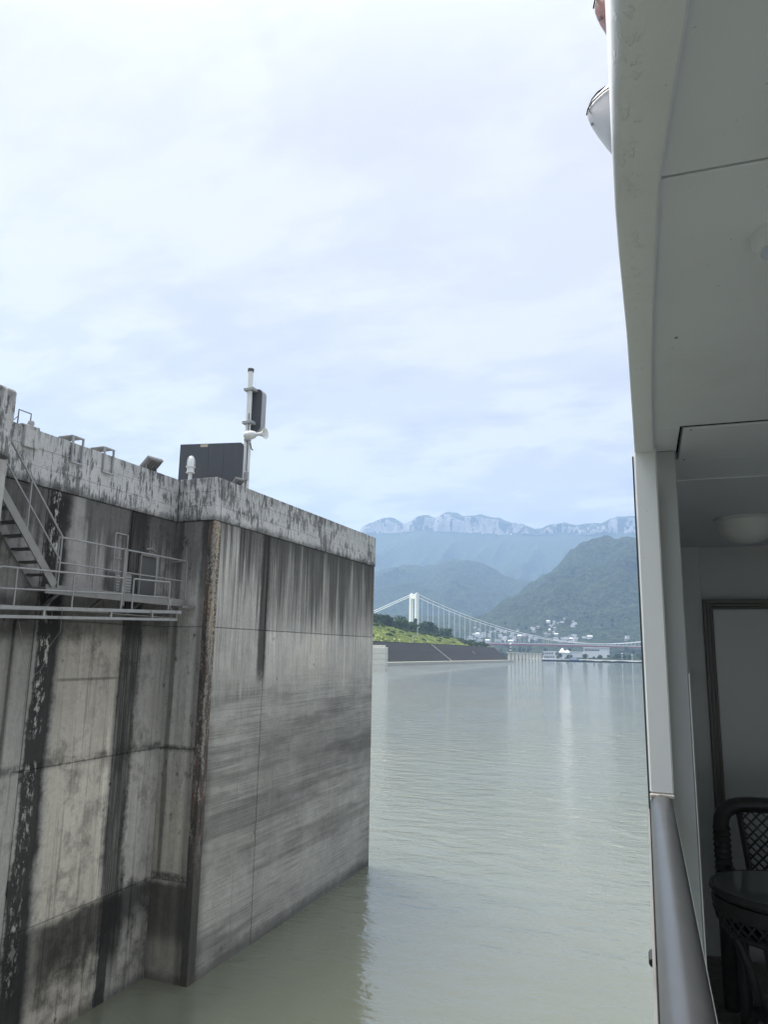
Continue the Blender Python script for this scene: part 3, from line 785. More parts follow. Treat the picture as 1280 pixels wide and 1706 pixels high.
ys = list(np.arange(262, 900, 16.))
for a, b_ in zip(ys[:-1], ys[1:]):
    for t0, t1 in ((.0, .49), (.51, 1.)):
        m = MB(); lo, hi = [], []
        yy = [a+.12, (a+b_)/2, b_-.12]
        for y in yy:
            sh = float(bank_shift(np.array(float(y))))
            for t in (t0, t1):
                p = (-157. - sh - t*15.6, y, 2.05 + t*11.75)
                lo.append((p[0]+.2, p[1], p[2]-.4)); hi.append((p[0]+.0, p[1], p[2]+.06))
        m.add(lo+hi, [(6,7,9,8),(8,9,11,10),(0,2,3,1),(2,4,5,3),(0,1,7,6),(4,10,11,5),(0,6,8,2),(2,8,10,4),(1,3,9,7),(3,5,11,9)])
        m.build('revetment_panel', M_REV, rv)
MB().box(-175.2, -172.9, 262, 692, 13.5, 14.3, .1).build('coping', M_REV, rv)
for y, w_, lab in ((392, 5., 'broad pale concrete ramp running down the dark revetment beside the concrete block'), (525, 2., 'narrow pale stair running down the middle of the dark revetment'), (620, 1.2, 'short pale stair high on the far part of the revetment')):
    o = placed('slope_stair', lab, 'stair', (-165, y, 8), 'stairs on the dark revetment')
    m = MB(); t0, t1 = (0., 1.) if w_ > 1.5 else (.45, .62)
    n_ = 26
    for k in range(n_):
        t = t0 + (t1-t0)*k/n_; t2 = t0 + (t1-t0)*(k+1)/n_; sk = (1-t)*0
        m.box(-157-t2*15.6, -157-t*15.6, y, y+w_, 1.6+t*11.75, 2.25+t2*11.75)
    m.build('steps', M_LEDGE, o)
    MB().box(-157.1-15.6*t1, -157-15.6*t0, y-.35, y-.02, 1.5+t0*11.75, 2.2+t0*11.75).build('string_wall', M_LEDGE, o)
M_COLM = worn('column_concrete', (.60,.59,.54), .85, 0., .12, .5, .1, (.3,.28,.24), .3)
bk = placed('guide_wall', 'pale concrete end block standing in the water before the dark bank', 'wall', (-126, 300, 0))
for k, (z0, z1) in enumerate(((-3, 2.2), (2.24, 4.6), (4.64, 7.0), (7.04, 9.75))):
    MB().box(-140, -117.6-.05*(k % 2), 296, 299, z0, z1, .12).build('concrete_panel', M_COLM, bk)
MB().box(-139, -118.6, 296.4, 298.6, 9.76, 10.6, .1).build('coping', M_COLM, bk)
cw = placed('mooring_pier', 'row of pale concrete columns forming a long mooring pier in the river', 'pier', (-151, 780, 0))
for k in range(10):
    t = k/9; x = -155.2+7.6*t; y = 716+128*t
    MB().lathe([(1.36,-3),(1.36,8.3),(1.28,8.5)], (x, y, 0), 18).build('column', M_COLM, cw, True)
    MB().box(x-1.5, x+1.5, y-6.8, y+6.8, 8.52, 9.1, .1).build('cap', M_COLM, cw)
M_WHITE = worn('white_paint', (.78,.78,.76), .7, 0., .06, .3, .05, (.4,.38,.35), .25)
M_BLK = mat('black_paint', (.02,.02,.022), .6)
M_RED = mat('red_paint', (.42,.06,.04), .6)
def mark_post(x, y, z, h, label):
    o = placed('striped_marker', label, 'marker', (x, y, z), 'striped channel markers')
    n_ = 5
    for k in range(n_):
        MB().tube([(x, y, z+h*k/n_), (x, y, z+h*(k+1)/n_)], .55, 10).build('band', (M_BLK if k % 2 == 0 else M_WHITE), o)
    MB().lathe([(.9,0),(.9,.9),(.2,1.4)], (x, y, z+h), 10).build('lantern', M_WHITE, o)
mark_post(-153.6, 714, 9.1, 7.5, 'black and white striped marker standing on the row of columns')
mark_post(-74, 1040, 1.5, 8.6, 'black and white striped marker on the far quay near the ship')

# ------------------------------------------------------------------ vegetation
def leaf_mat(name, lo, hi):
    def f(b):
        p = position(); inf = K(K.node('ShaderNodeObjectInfo').outputs['Random'])
        n = noise(p, .55, 4, .6)
        c = mixc(sm(n, .35, .65), lo, hi)
        c = mixc(inf*.35, c, tuple(.5*(a+b_) for a, b_ in zip(lo, (.02,.035,.02))))
        K.put(b.inputs['Base Color'], c)
        b.inputs['Subsurface Weight'].default_value = 0
    return mat(name, hi, .8, 0., .2, build=f)
M_LEAF = [leaf_mat('dark_leaves', (.018,.036,.014), (.060,.095,.034)), leaf_mat('mid_leaves', (.030,.056,.018), (.085,.130,.040)), leaf_mat('pale_leaves', (.050,.080,.030), (.125,.165,.065))]
M_BARK = mat('bark', (.06,.05,.04), .95)
def crown_mesh(name, h, r, n, size, seed, m, slim=False):
    g = random.Random(seed); mb = MB(); cl = []
    for k in range(9 if not slim else 7):
        a = g.uniform(0, 6.283); rr = g.uniform(.1, .68)*r; z = h*g.uniform(.36, .84) if not slim else h*(.25+.1*k)
        cl.append((rr*math.cos(a), rr*math.sin(a), z, r*g.uniform(.34, .58)*(1.-.5*max(0, z/h-.6))))
    for k in range(n):
        cx_, cy_, cz_, cr = cl[k % len(cl)]
        dv = Vector((g.gauss(0, 1), g.gauss(0, 1), g.gauss(0, .85))).normalized()*cr*g.uniform(.55, 1.08)
        p = Vector((cx_, cy_, cz_)) + dv; p.z = max(p.z, h*.12)
        q = Vector((g.gauss(0, 1), g.gauss(0, 1), g.gauss(0, 1))).normalized()
        nrm = (dv.normalized() + q*.6).normalized()
        a = nrm.orthogonal().normalized(); b_ = nrm.cross(a); s = size*g.uniform(.6, 1.25); an = g.uniform(0, 6.28)
        u = a*math.cos(an)+b_*math.sin(an); w_ = nrm.cross(u)
        mb.add([p-u*s, p-w_*s*.55, p+u*s, p+w_*s*.55], [(0,1,2,3)])
    me = bpy.data.meshes.new(name); me.from_pydata(mb.v, [], mb.f); me.materials.append(m)
    return me
def trunk_mesh(h, r):
    mb = MB().tube([(0,0,-1.), (.1,0,h*.2), (-.1,.15,h*.45), (.1,.1,h*.75)], [r*.055+.12, r*.05+.08, r*.04+.06, .04], 7)
    for k in range(4):
        a = k*1.57+.4; z = h*(.3+.08*k)
        mb.tube([(0,0,z), (math.cos(a)*r*.3, math.sin(a)*r*.3, z+h*.12), (math.cos(a)*r*.55, math.sin(a)*r*.55, z+h*.22)], [.11, .08, .04], 5)
    return mb.mesh('trunk', M_BARK)
KINDS = []
for k, (h, r, n, s, mi, slim) in enumerate(((12, 5., 520, .85, 0, False), (10, 5.4, 520, .85, 0, False), (13.5, 4.4, 460, .8, 1, False), (11.5, 3.2, 330, .75, 2, True), (8.5, 4.6, 420, .8, 1, False))):
    KINDS.append((crown_mesh('crown', h, r, n, s, 100+k, M_LEAF[mi], slim), trunk_mesh(h, r)))
def tree(kind, x, y, z, s, label, group, rz=None):
    o = thing('tree', label, 'tree', (x, y, z), rnd.uniform(0, 6.28) if rz is None else rz, group)
    o.scale = (s*rnd.uniform(.9, 1.15), s*rnd.uniform(.9, 1.15), s)
    link('crown', KINDS[kind][0], o); link('trunk', KINDS[kind][1], o)
    return o
TL = ['dense dark green tree in the row along the top of the grassy bank', 'dense dark green tree in the row along the top of the grassy bank',
      'taller mid green tree in the row along the top of the grassy bank', 'slender pale green tree standing up from the row on the bank', 'low spreading green tree in the row along the top of the bank']
bh1 = lambda x, y: float(bank_height(np.array([float(x)]), np.array([float(y)]))[0])
for k in range(104):
    y = 425 + 560*(k/103) + rnd.uniform(-5, 5); back = k % 2
    x = -222 - 16*back + rnd.uniform(-6, 6) - float(bank_shift(np.array(float(y))))*1.05 + max(0., y-720)*.12
    kd = rnd.choice([0, 1, 0, 1, 2, 4]) if k % 9 else 3
    s = (1.0 + .25*back)*rnd.uniform(.8, 1.15)*(1. if y < 780 else max(.6, 1-(y-780)/260))
    zone = ('near the concrete pier' if y < 520 else 'in front of the bridge tower' if y < 640 else 'under the bridge cables' if y < 760 else 'where the bank tapers away')
    tree(kd, x, y, bh1(x, y)-.4, s, TL[kd].replace('in the row along the top of the grassy bank', 'in the bank-top row '+zone).replace('in the row along the top of the bank', 'in the bank-top row '+zone), 'trees along the top of the bank')
# shrubs on the grass slope
SHR = [crown_mesh('foliage', 2.6, 2.3, 150, .5, 300+k, M_LEAF[k % 2 + (1 if k == 2 else 0)]) for k in range(3)]
def shrub(x, y, s, label, group):
    o = thing('shrub', label, 'shrub', (x, y, bh1(x, y)-.5), rnd.uniform(0, 6.28), group); o.scale = (s, s, s*.8)
    link('foliage', SHR[rnd.randrange(3)], o)
for k in range(26):
    x = -rnd.uniform(178, 200); y = rnd.uniform(640, 735); shrub(x, y, rnd.uniform(1., 1.9), 'dark shrub in the thicket low on the far end of the grass slope', 'shrubs at the far end of the slope')
for k in range(14):
    x = -rnd.uniform(178, 196); y = rnd.uniform(405, 440); shrub(x, y, rnd.uniform(1., 1.8), 'dark shrub in the thicket on the grass slope beside the concrete pier', 'shrubs at the near end of the slope')
for k in range(46):
    x = -rnd.uniform(206, 219); y = rnd.uniform(430, 800); shrub(x - float(bank_shift(np.array(y))), y, rnd.uniform(1., 1.9), 'bushy dark shrub at the foot of the bank-top tree row', 'shrubs under the bank trees')
for k in range(44):
    x = -rnd.uniform(180, 216); y = rnd.uniform(440, 680); shrub(x, y, rnd.uniform(.5, 1.1), 'low shrub scattered over the bright grass slope', 'shrubs scattered on the slope')
gm = MB()
for k in range(9000):
    x = -rnd.uniform(176, 226); y = rnd.uniform(400, 830); z = bh1(x, y)-.3 if False else None
    gm.v.append((x, y, 0))
gx = np.array(gm.v); gz_ = bank_height(gx[:, 0], gx[:, 1]) - .35
vv, ff = [], []
for (x, y, _), z in zip(gm.v, gz_):
    h = rnd.uniform(.5, 1.3)
    for j in range(3):
        a = rnd.uniform(0, 6.28); dx_, dy_ = math.cos(a)*.55, math.sin(a)*.55; i = len(vv)
        vv += [(x-dx_, y-dy_, z), (x+dx_, y+dy_, z), (x+dx_*1.5+rnd.uniform(-.3, .3), y+dy_*1.5, z+h), (x-dx_*.9, y-dy_*.9+rnd.uniform(-.3, .3), z+h*.9)]
        ff.append((i, i+1, i+2, i+3))
me = bpy.data.meshes.new('tall_grass'); me.from_pydata(vv, [], ff); me.materials.append(M_GRASS)
tag(link('tall_grass', me), 'bright yellow green grass covering the slope above the dark revetment', 'grass', kind='stuff')
lampn = 0
for x, y, lab in ((-190, 545, 'slim white lamp post standing on the bright grass slope'), (-178, 500, 'short white post at the lower edge of the grass slope')):
    o = placed('lamp_post', lab, 'lamp post', (x, y, bh1(x, y))); z = bh1(x, y)-.5; hh = 8. if lampn == 0 else 5.
    MB().tube([(x, y, z), (x, y, z+hh)], .16, 8).build('pole', M_WHITE, o)
    MB().box(x-.1, x+1.6, y-.2, y+.2, z+hh, z+hh+.25, .03).build('lamp_head', M_WHITE, o); lampn += 1

# ------------------------------------------------------------------ far shore
fh1 = lambda x, y: float(far_height(np.array([float(x)]), np.array([float(y)]))[0])
q_ = tag(placed('far_quay', None, None, (-100, 1070, 0)), kind='structure')
pts = [(-215, 1143), (-150, 1101), (-53, 1042), (60, 975), (200, 892)]
for a, b_ in zip(pts[:-1], pts[1:]):
    MB().bar((a[0], a[1], .2), (b_[0], b_[1], .2), 5., 3.2).build('quay_wall', M_WHITE, q_)
BLD = []
def free(x, y, r=16): return all(math.hypot(x-a, y-b_) > r for a, b_ in BLD)
M_WIN = mat('window_glass', (.05,.06,.07), .15, 0., .6)
M_ROOF = [worn('grey_roof', (.20,.20,.21), .8, 0., .15, .3, .1), worn('red_roof', (.24,.10,.07), .8, 0., .15, .3, .1), M_WHITE]
# long white hall
o = placed('white_hall', 'long white flat-roofed hall with a window row behind the far quay trees', 'building', (-127, 1245, 11)); BLD += [(-140, 1245), (-127, 1245), (-115, 1245)]
zb = fh1(-127, 1245)
MB().box(-147, -108, 1236, 1252, zb-2, 19.2, .2).build('wall', M_WHITE, o)
MB().box(-148, -107, 1235, 1253, 19.21, 20.1, .1).build('roof', M_WHITE, o)
for k in range(10): MB().box(-145+2.3*k, -143.4+2.3*k, 1235.8, 1236.4, 14.6, 17.2).build('window', M_WIN, o)
o = placed('low_annex', 'low white annex roof to the left of the long white hall', 'building', (-160, 1250, 9)); BLD.append((-160, 1250))
MB().box(-172, -149, 1240, 1254, 3, 12.2, .2).build('wall', M_WHITE, o); MB().box(-173, -148.5, 1239, 1255, 12.21, 13., .1).build('roof', M_WHITE, o)
o = placed('tent_hall', 'white building with a peaked tent-like roof behind the pontoon', 'building', (-178, 1240, 8)); BLD += [(-178, 1240), (-186, 1240)]
MB().box(-186, -170, 1234, 1248, 2, 11.5, .2).build('wall', M_WHITE, o)
m = MB()
for cx_, hw, pk in ((-181.5, 5., 19.2), (-173.5, 5., 16.)):
    m.add([(cx_-hw, 1233, 11.5), (cx_+hw, 1233, 11.5), (cx_+hw, 1249, 11.5), (cx_-hw, 1249, 11.5), (cx_, 1241, pk)], [(0,1,4),(1,2,4),(2,3,4),(3,0,4),(0,3,2,1)])
m.build('roof', M_WHITE, o)
o = placed('pontoon_station', 'white two-storey landing station on a pontoon at the far shore', 'pontoon', (-180, 1108, 0))
MB().box(-192, -164, 1098, 1114, -.8, 1.6, .2).build('pontoon', M_PALE, o)
MB().box(-189, -172, 1101, 1112, 1.61, 6.2, .1).build('lower_storey', M_WHITE, o)
MB().box(-190.5, -170.5, 1099.6, 1113, 6.21, 6.7, .05).build('gallery', M_WHITE, o)
MB().box(-188, -173, 1102, 1111, 6.71, 11.0, .1).build('upper_storey', M_WHITE, o)
MB().box(-189.5, -171.5, 1100.5, 1112.5, 11.01, 12.2, .1).build('roof', M_WHITE, o)
for k in range(5):
    MB().box(-187.2+3.1*k, -185.4+3.1*k, 1100.8, 1101.3, 2.8, 4.9).build('window', M_WIN, o)
    if k < 4: MB().box(-186.4+3.3*k, -184.6+3.3*k, 1101.8, 1102.3, 8., 9.8).build('window', M_WIN, o)
def boat(name, label, x, y, L, Bm, rz, m, cab, group):
    o = thing(name, label, 'boat', (x, y, 0), rz, group)
    rings = []
    for t in (0, .08, .5, .8, .93, 1.):
        hw = Bm/2*(1 if t < .75 else max(.05, 1-((t-.75)/.25)**2)); sh = 1.5+.8*max(0, t-.6)
        rings.append([(-L/2+L*t, -hw, sh), (-L/2+L*t, -hw*.8, -.7), (-L/2+L*t, hw*.8, -.7), (-L/2+L*t, hw, sh)])
    MB().loft(rings).build('hull', m, o)
    MB().box(-L*.42, -L*.42+cab, -Bm*.36, Bm*.36, 1.45, 3.8, .1).build('cabin', M_WHITE if m is not M_PALE else M_PALE, o)
    MB().box(-L*.42-.4, -L*.42+cab+.4, -Bm*.42, Bm*.42, 3.81, 4.1, .05).build('roof', m, o)
    for k in range(int(cab/1.6)):
        MB().box(-L*.42+.5+1.6*k, -L*.42+1.5+1.6*k, -Bm*.36-.05, -Bm*.36+.1, 2.3, 3.3).build('window', M_WIN, o)
M_BLUE = mat('blue_hull', (.10,.15,.33), .5)
boat('moored_boat', 'grey barge moored beside the white landing station', -155, 1096, 24, 6, R(-30), M_PALE, 5, 'boats at the far shore')
boat('moored_boat', 'small blue boat with a cabin moored off the far quay', -141, 1082, 15, 4.6, R(-30), M_BLUE, 8, 'boats at the far shore')
for x, y, lab in ((-125, 1094, 'left of two thin white lamp posts on the far quay'), (-62, 1052, 'right of two thin white lamp posts on the far quay')):
    o = placed('quay_lamp', lab, 'lamp post', (x, y, 2))
    MB().tube([(x, y, 1), (x, y, 8.2)], .22, 8).build('pole', M_WHITE, o); MB().lathe([(.2,0),(.7,.5),(.7,1.2),(.1,1.6)], (x, y, 8.2), 8).build('lamp_head', M_WHITE, o)
for k, (x, y) in enumerate([(-319, 2000), (-332, 2032), (-314, 1924), (-304, 1944), (-315, 2016), (-318, 1960), (-317, 2036), (-305, 1964), (-316, 1980), (-296, 2036), (-292, 2052), (-306, 2028), (-268, 2048), (-258, 2012), (-261, 1984), (-264, 2004), (-408, 1908), (-513, 1896), (-415, 1860), (-488, 1888), (-506, 1864), (-392, 1828), (-411, 1828), (-388, 1848), (-450, 1824), (-428, 1840), (-484, 1900), (-465, 1904), (-483, 1916), (-416, 1876), (-393, 1880), (-495, 1900), (-434, 1896), (-510, 1876), (-469, 1820), (-499, 1876), (-273, 1888), (-241, 1888), (-355, 1892), (-386, 1888), (-346, 1848), (-263, 1876), (-389, 1900), (-359, 1916), (-378, 1932), (-250, 1884), (-251, 1868), (-267, 1864), (-319, 1912), (-249, 1844), (-336, 1868), (-288, 1868), (-250, 1920), (-238, 1844), (-294, 1920), (-256, 1900), (-387, 1912), (-270, 1840), (-222, 1896), (-211, 1908), (-209, 1880), (-122, 1884), (-121, 1896), (-462, 1992), (-431, 1948), (-480, 1984), (-550, 2080), (-468, 1984), (-436, 1960), (-523, 2020), (-447, 1968), (-510, 1920), (-368, 1976), (-402, 1964), (-349, 1968), (-457, 1960), (-355, 1944), (-412, 1944), (-360, 1968)]):
    BLD.append((x, y)); z = fh1(x, y)
    big = y < 1930
    wd = rnd.uniform(7, 14)*(1. if big else .7); dp = rnd.uniform(6, 9); h = rnd.choice([3.5, 4, 5, 7] if big else [3., 3.5, 4.5])*rnd.uniform(.9, 1.1)
    lab = 'small pale house in the riverside town seen beyond the bridge deck' if big else 'tiny pale house on the wooded hillside above the town'
    o = thing('town_house', lab, 'house', (x, y, z-1.5), rnd.uniform(-.5, .5), 'houses of the riverside town' if big else 'houses on the wooded hillside')
    MB().box(-wd/2, wd/2, -dp/2, dp/2, 0, h+1.5, .05).build('wall', M_WHITE if rnd.random() < .8 else M_LEDGE, o)
    if rnd.random() < .5:
        MB().box(-wd/2-.3, wd/2+.3, -dp/2-.3, dp/2+.3, h+1.51, h+2.0).build('roof', M_ROOF[rnd.choice([0, 2, 2])], o)
    else:
        MB().add([(-wd/2-.4, -dp/2-.5, h+1.51), (wd/2+.4, -dp/2-.5, h+1.51), (wd/2+.4, dp/2+.5, h+1.51), (-wd/2-.4, dp/2+.5, h+1.51), (-wd/2, 0, h+3.8), (wd/2, 0, h+3.8)],
                 [(0,1,5,4),(2,3,4,5),(0,4,3),(1,2,5),(0,3,2,1)]).build('roof', M_ROOF[rnd.choice([0, 0, 0, 2])], o)
    for r_ in range(max(1, int(h/3.2))):
        for c in range(3):
            MB().box(-wd*.38+wd*.28*c, -wd*.38+wd*.28*c+wd*.14, -dp/2-.06, -dp/2+.1, 2.6+3.1*r_, 4.2+3.1*r_).build('window', M_WIN, o)
n = 0
while n < 105:
    x = rnd.uniform(-400, 90); sh = np.interp(x, *zip(*SHORE)); dd = rnd.uniform(14, 95) if n < 75 else rnd.uniform(90, 330); y = sh+dd
    if not free(x, y, 17): continue
    if -150 < x+ (y-1245)*.12 < -104 and y < 1245 and dd > 60: continue
    tree(rnd.choice([0, 1, 4, 2]), x, y, fh1(x, y)-.5, rnd.uniform(.45, .78), 'dark green tree in the belt behind the far quay', 'trees behind the far quay'); n += 1
for k in range(70):
    x = rnd.uniform(-520, -60); y = rnd.uniform(1560, 2150)
    if free(x, y, 10): tree(rnd.choice([0, 1, 4, 2]), x, y, fh1(x, y)-.5, rnd.uniform(.7, 1.2), 'dark green tree between the houses of the far town', 'trees between the town houses')

# ------------------------------------------------------------------ suspension bridge
br = placed('suspension_bridge', 'white suspension bridge with one portal tower and a red deck across the river', 'bridge', (-461, 1301, 0))
M_BRW = worn('bridge_white', (.82,.82,.80), .6, 0., .04, .1, .03, (.5,.5,.48), .2)
M_DECK = worn('deck_red', (.40,.105,.07), .6, 0., .12, .1, .05)
T1 = Vector((-461, 1301, 0)); E = Vector((.649, .760, 0)).normalized(); N_ = Vector((.760, -.649, 0)).normalized()
SPAN, ZT, ZD, HW = 900., 115.0, 25.6, 10.2
def bpt(s, t, z): p = T1 + E*s + N_*t; return (p.x, p.y, z)
def zdeck(s): return ZD + 2.4*(1-((s-450)/450)**2) if 0 <= s <= SPAN else ZD - .004*abs(s if s < 0 else s-SPAN)
def zcab(s): return (ZD+6.0) + (ZT-ZD-6.0)*((s-450)/450)**2
def prism(m, s0, s1, t0, t1, z0, z1, top=1.):
    sc, tc = (s0+s1)/2, (t0+t1)/2
    a = [bpt(s, t, z0) for s, t in ((s0,t0),(s1,t0),(s1,t1),(s0,t1))]
    b_ = [bpt(sc+(s-sc)*top, tc+(t-tc)*top, z1) for s, t in ((s0,t0),(s1,t0),(s1,t1),(s0,t1))]
    m.add(a+b_, [(0,1,2,3),(4,5,6,7),(0,1,5,4),(1,2,6,5),(2,3,7,6),(3,0,4,7)])
for s in (0., SPAN):
    tw = prismroot = MB(); prism(tw, s-3.4, s+3.4, -HW-2.6, -HW+2.6, -3, ZT, .86); t_o = tw.build('tower_leg', M_BRW, br)
    tw = MB(); prism(tw, s-3.4, s+3.4, HW-2.6, HW+2.6, -3, ZT, .86); tw.build('tower_leg', M_BRW, br)
    tw = MB(); prism(tw, s-2.8, s+2.8, -HW+2.2, HW-2.2, ZT-9, ZT-.6); tw.build('cross_beam', M_BRW, br)
    tw = MB(); prism(tw, s-2.6, s+2.6, -HW+2.4, HW-2.4, ZD-8, ZD-4.2); tw.build('cross_beam', M_BRW, br)
    for t in (-HW, HW):
        tw = MB(); prism(tw, s-1.8, s+1.8, t-1.2, t+1.2, ZT+.01, ZT+2.2, .8); tw.build('saddle_housing', M_BRW, br)
for t in (-HW, HW):
    MB().tube([bpt(s, t, zcab(s)) for s in np.linspace(0, SPAN, 61)], .62, 8).build('main_cable', M_BRW, br, True)
    for s0, s1 in ((0., -235.), (SPAN, SPAN+235.)):
        MB().tube([bpt(s0, t, ZT), bpt((s0+s1)/2, t, (ZT+18)/2-3), bpt(s1, t, 18.)], .62, 8).build('back_cable', M_BRW, br, True)
hm = MB().tube([(0,0,0), (0,0,1)], .21, 6).mesh('hanger', M_BRW)
for t in (-HW, HW):
    for k in range(1, 75):
        s = 12.*k; z0, z1 = zdeck(s), zcab(s)
        o = link('hanger', hm, br, bpt(s, t, z0)); o.scale = (1, 1, max(.5, z1-z0))
for nm, m_, hw, z0, z1 in (('deck_girder', M_DECK, HW+1., -3.0, -.2), ('parapet_rail', M_BRW, HW+1.05, .15, 1.5)):
    ss = np.linspace(-260, SPAN+260, 60)
    for sgn in ((0,) if nm == 'deck_girder' else (-1, 1)):
        a0, a1 = (-hw, hw) if sgn == 0 else (sgn*hw-.15, sgn*hw+.15)
        MB().loft([[bpt(s, a0, zdeck(s)+z0), bpt(s, a1, zdeck(s)+z0), bpt(s, a1, zdeck(s)+z1), bpt(s, a0, zdeck(s)+z1)] for s in ss]).build(nm, m_, br)
M_ROAD = worn('bridge_asphalt', (.06,.06,.062), .9, 0., .1, .1, .05)
MB().loft([[bpt(s, -HW, zdeck(s)-.18), bpt(s, HW, zdeck(s)-.18), bpt(s, HW, zdeck(s)), bpt(s, -HW, zdeck(s))] for s in np.linspace(-260, SPAN+260, 60)]).build('roadway', M_ROAD, br)
# ------------------------------------------------------------------ the ship
SHIP = Matrix.Translation((0, 0, 8)) @ Matrix.Rotation(R(2.5843), 4, 'Z')
def aboard(name, label, cat, base, group=None):
    """a thing on the ship; parts are written in ship coordinates (x inboard, y forward, z from eye height)"""
    o = thing(name, label, cat, (0,0,0), 0., group)
    p = SHIP @ Vector(base); o.location = p; o.rotation_euler = (0, 0, R(2.5843))
    ABSINV[o.name] = Matrix.Translation(-Vector(base))
    return o
def ship_paint(name, col, rough, lump=.12, scale=5., dent=0.):
    def f(b):
        p = objpos(); x, y, z = sep(p)
        n = noise(p, scale, 6, .6); g = noise(p, 1.7, 4, .6); s = noise(p, 60., 3, .6)
        c = mixc(n, tuple(v*.93 for v in col), tuple(v*1.05 for v in col))
        c = mixc(sm(g, .55, .72)*.18, c, (.30,.29,.25))
        sp = noise(p, 85., 2, .5); c = mixc(sm(sp, .74, .78)*.4, c, (.16,.13,.10))
        K.put(b.inputs['Base Color'], c); K.put(b.inputs['Roughness'], rough + .2*(n-.5))
        h = n*.5 + s*.08 + g
        if dent:
            pit = noise(comb(x*1., y*.7, z*1.), 75., 3, .6)
            h = h + sm(pit, .54, .66)*dent*band(x + (g-.5)*.02, .004, .026, .010)*sm(noise(p, 7., 3), .40, .56)*.35
        bump(b, h, lump, .012)
    return mat(name, col, rough, build=f)
M_CEIL = ship_paint('ceiling_paint', (.74,.78,.83), .42, .10, 4.)
M_FASC = ship_paint('fascia_paint', (.77,.80,.84), .38, .5, 7., 1.)
M_POST = ship_paint('post_paint', (.78,.80,.79), .4, .12, 6.)
M_BULK = ship_paint('bulkhead_paint', (.80,.82,.83), .32, .06, 3.)
M_DOOR = ship_paint('door_panel_paint', (.88,.90,.91), .22, .03, 2.)
M_INNR = ship_paint('inner_post_shaded', (.44,.46,.465), .4, .1, 5.)  # grey darkened to carry the front post's shade in the colour
M_HULL = ship_paint('hull_paint', (.80,.81,.80), .4, .15, 3.)
M_FRM = ship_paint('door_frame_paint', (.20,.20,.185), .35, .05, 5.)
M_VOID = mat('gap_shadow', (.02,.02,.02), .9)
M_RAILP = worn('handrail_steel', (.060,.064,.068), .32, .1, .08, 5., .003, (.20,.20,.20), .12)
def pane_mat(b):
    t = K.tree; o = t.nodes['Material Output']; mx = K.node('ShaderNodeMixShader'); tr = K.node('ShaderNodeBsdfTransparent'); gl = K.node('ShaderNodeBsdfGlossy')
    tr.inputs[0].default_value = (.86, .90, .88, 1); gl.inputs['Roughness'].default_value = .03; mx.inputs[0].default_value = .08
    t.links.new(tr.outputs[0], mx.inputs[1]); t.links.new(gl.outputs[0], mx.inputs[2]); t.links.new(mx.outputs[0], o.inputs['Surface'])
M_PANE = mat('unseen_pane_glass', build=pane_mat)
M_RUB = mat('black_rubber', (.015,.015,.016), .5)
sp = aboard('cruise_ship', 'white river cruise ship side with a shaded balcony, grey handrail and ceiling overhead', 'ship', (4, 0, -8))
ZC, ZF = .654, -1.6
# hull sides: below the deck, above the ceiling, forward of the balcony
MB().box(.012, 6., -26, 2.38, -9.5, ZF-.08, .02).build('hull', M_HULL, sp)
rings = []
for y, off in ((2.46, .006), (8, .05), (15, .35), (22, 1.3), (28, 3.6)):
    rings.append([(off, y, -9.5), (off, y, .62), (off+.03, y, 6.2), (6, y, 6.2), (6, y, -9.5)] if y > 4.8 else [(off, y, -9.5), (off, y, .62), (off+.03, y, 6.2), (off+.06, y, 6.2), (off+.05, y, -9.5)])
MB().loft(rings[1:]).build('bow_section', M_HULL, sp)
MB().box(.006, .056, 2.46, 8., -9.5, 6.2, .004).build('side_plate', M_HULL, sp)
MB().box(.07, 6., -26, 8., .98, 1.1).build('upper_deck', M_HULL, sp)
MB().box(.06, .16, -26, 2.44, 1.11, 6.2, .01).build('upper_side', M_HULL, sp)
MB().box(.1, 8., -26, 20, 6.21, 6.32).build('boat_deck', M_HULL, sp)
# balcony box
MB().box(1.55, 1.6, -9, 4.9, ZF, ZC+.3).build('cabin_wall', M_DOOR, sp)
MB().box(.06, 1.55, 4.77, 4.86, ZF-.2, ZC+.3).build('bulkhead', M_BULK, sp)
MB().box(.058, .343, 4.735, 4.768, ZF, ZC-.001, .004).build('pilaster', M_BULK, sp)
MB().box(.058, .34, 4.728, 4.734, ZF, -.70, .002).build('pilaster_reflection', M_DOOR, sp)  # thin paler sheet, stands in for light reflected off the lower pilaster
dk = MB().box(.06, 1.55, -9, 4.77, ZF-.07, ZF-.028).build('deck', M_VOID, sp)
M_PLANK = worn('deck_plank', (.24,.235,.22), .55, 0., .18, 8., .2, (.03,.03,.03), .4)
pm = MB().box(.066, 1.545, 0, .092, ZF-.027, ZF, .003).mesh('plank', M_PLANK)
y = -1.39
while y < 4.66:
    o = link('plank', pm, dk); o.location = (0, y, 0); y += .097
# ceiling
MB().box(.04, 1.6, -9, 4.8, ZC+.035, ZC+.06).build('ceiling_void', M_VOID, sp)
def cpan(x0, x1, y0, y1, dz=0., nm='ceiling_panel'):
    MB().box(x0, x1, y0, y1, ZC+dz, ZC+.03+dz, .002).build(nm, M_CEIL, sp)
cpan(.046, 1.55, -9, .986); cpan(.046, 1.55, .992, 2.200)
cpan(.046, .130, 2.2005, 2.60); cpan(.140, 1.55, 2.222, 2.598, -.002); cpan(.046, 1.55, 2.606, 4.768)
cpan(.058, 1.55, 2.90, 4.767, -.004, 'ceiling_liner')
MB().box(.1305, 1.55, 2.2006, 2.2214, ZC+.003, ZC+.02).build('gap_shade_strip', M_VOID, sp)  # black strip added to paint in the dark of the open joint
sc_m = MB().lathe([(0.,-.0022),(.0030,-.0018),(.0036,0.)], (0, 0, 0), 10).mesh('screw', M_GALV, True)
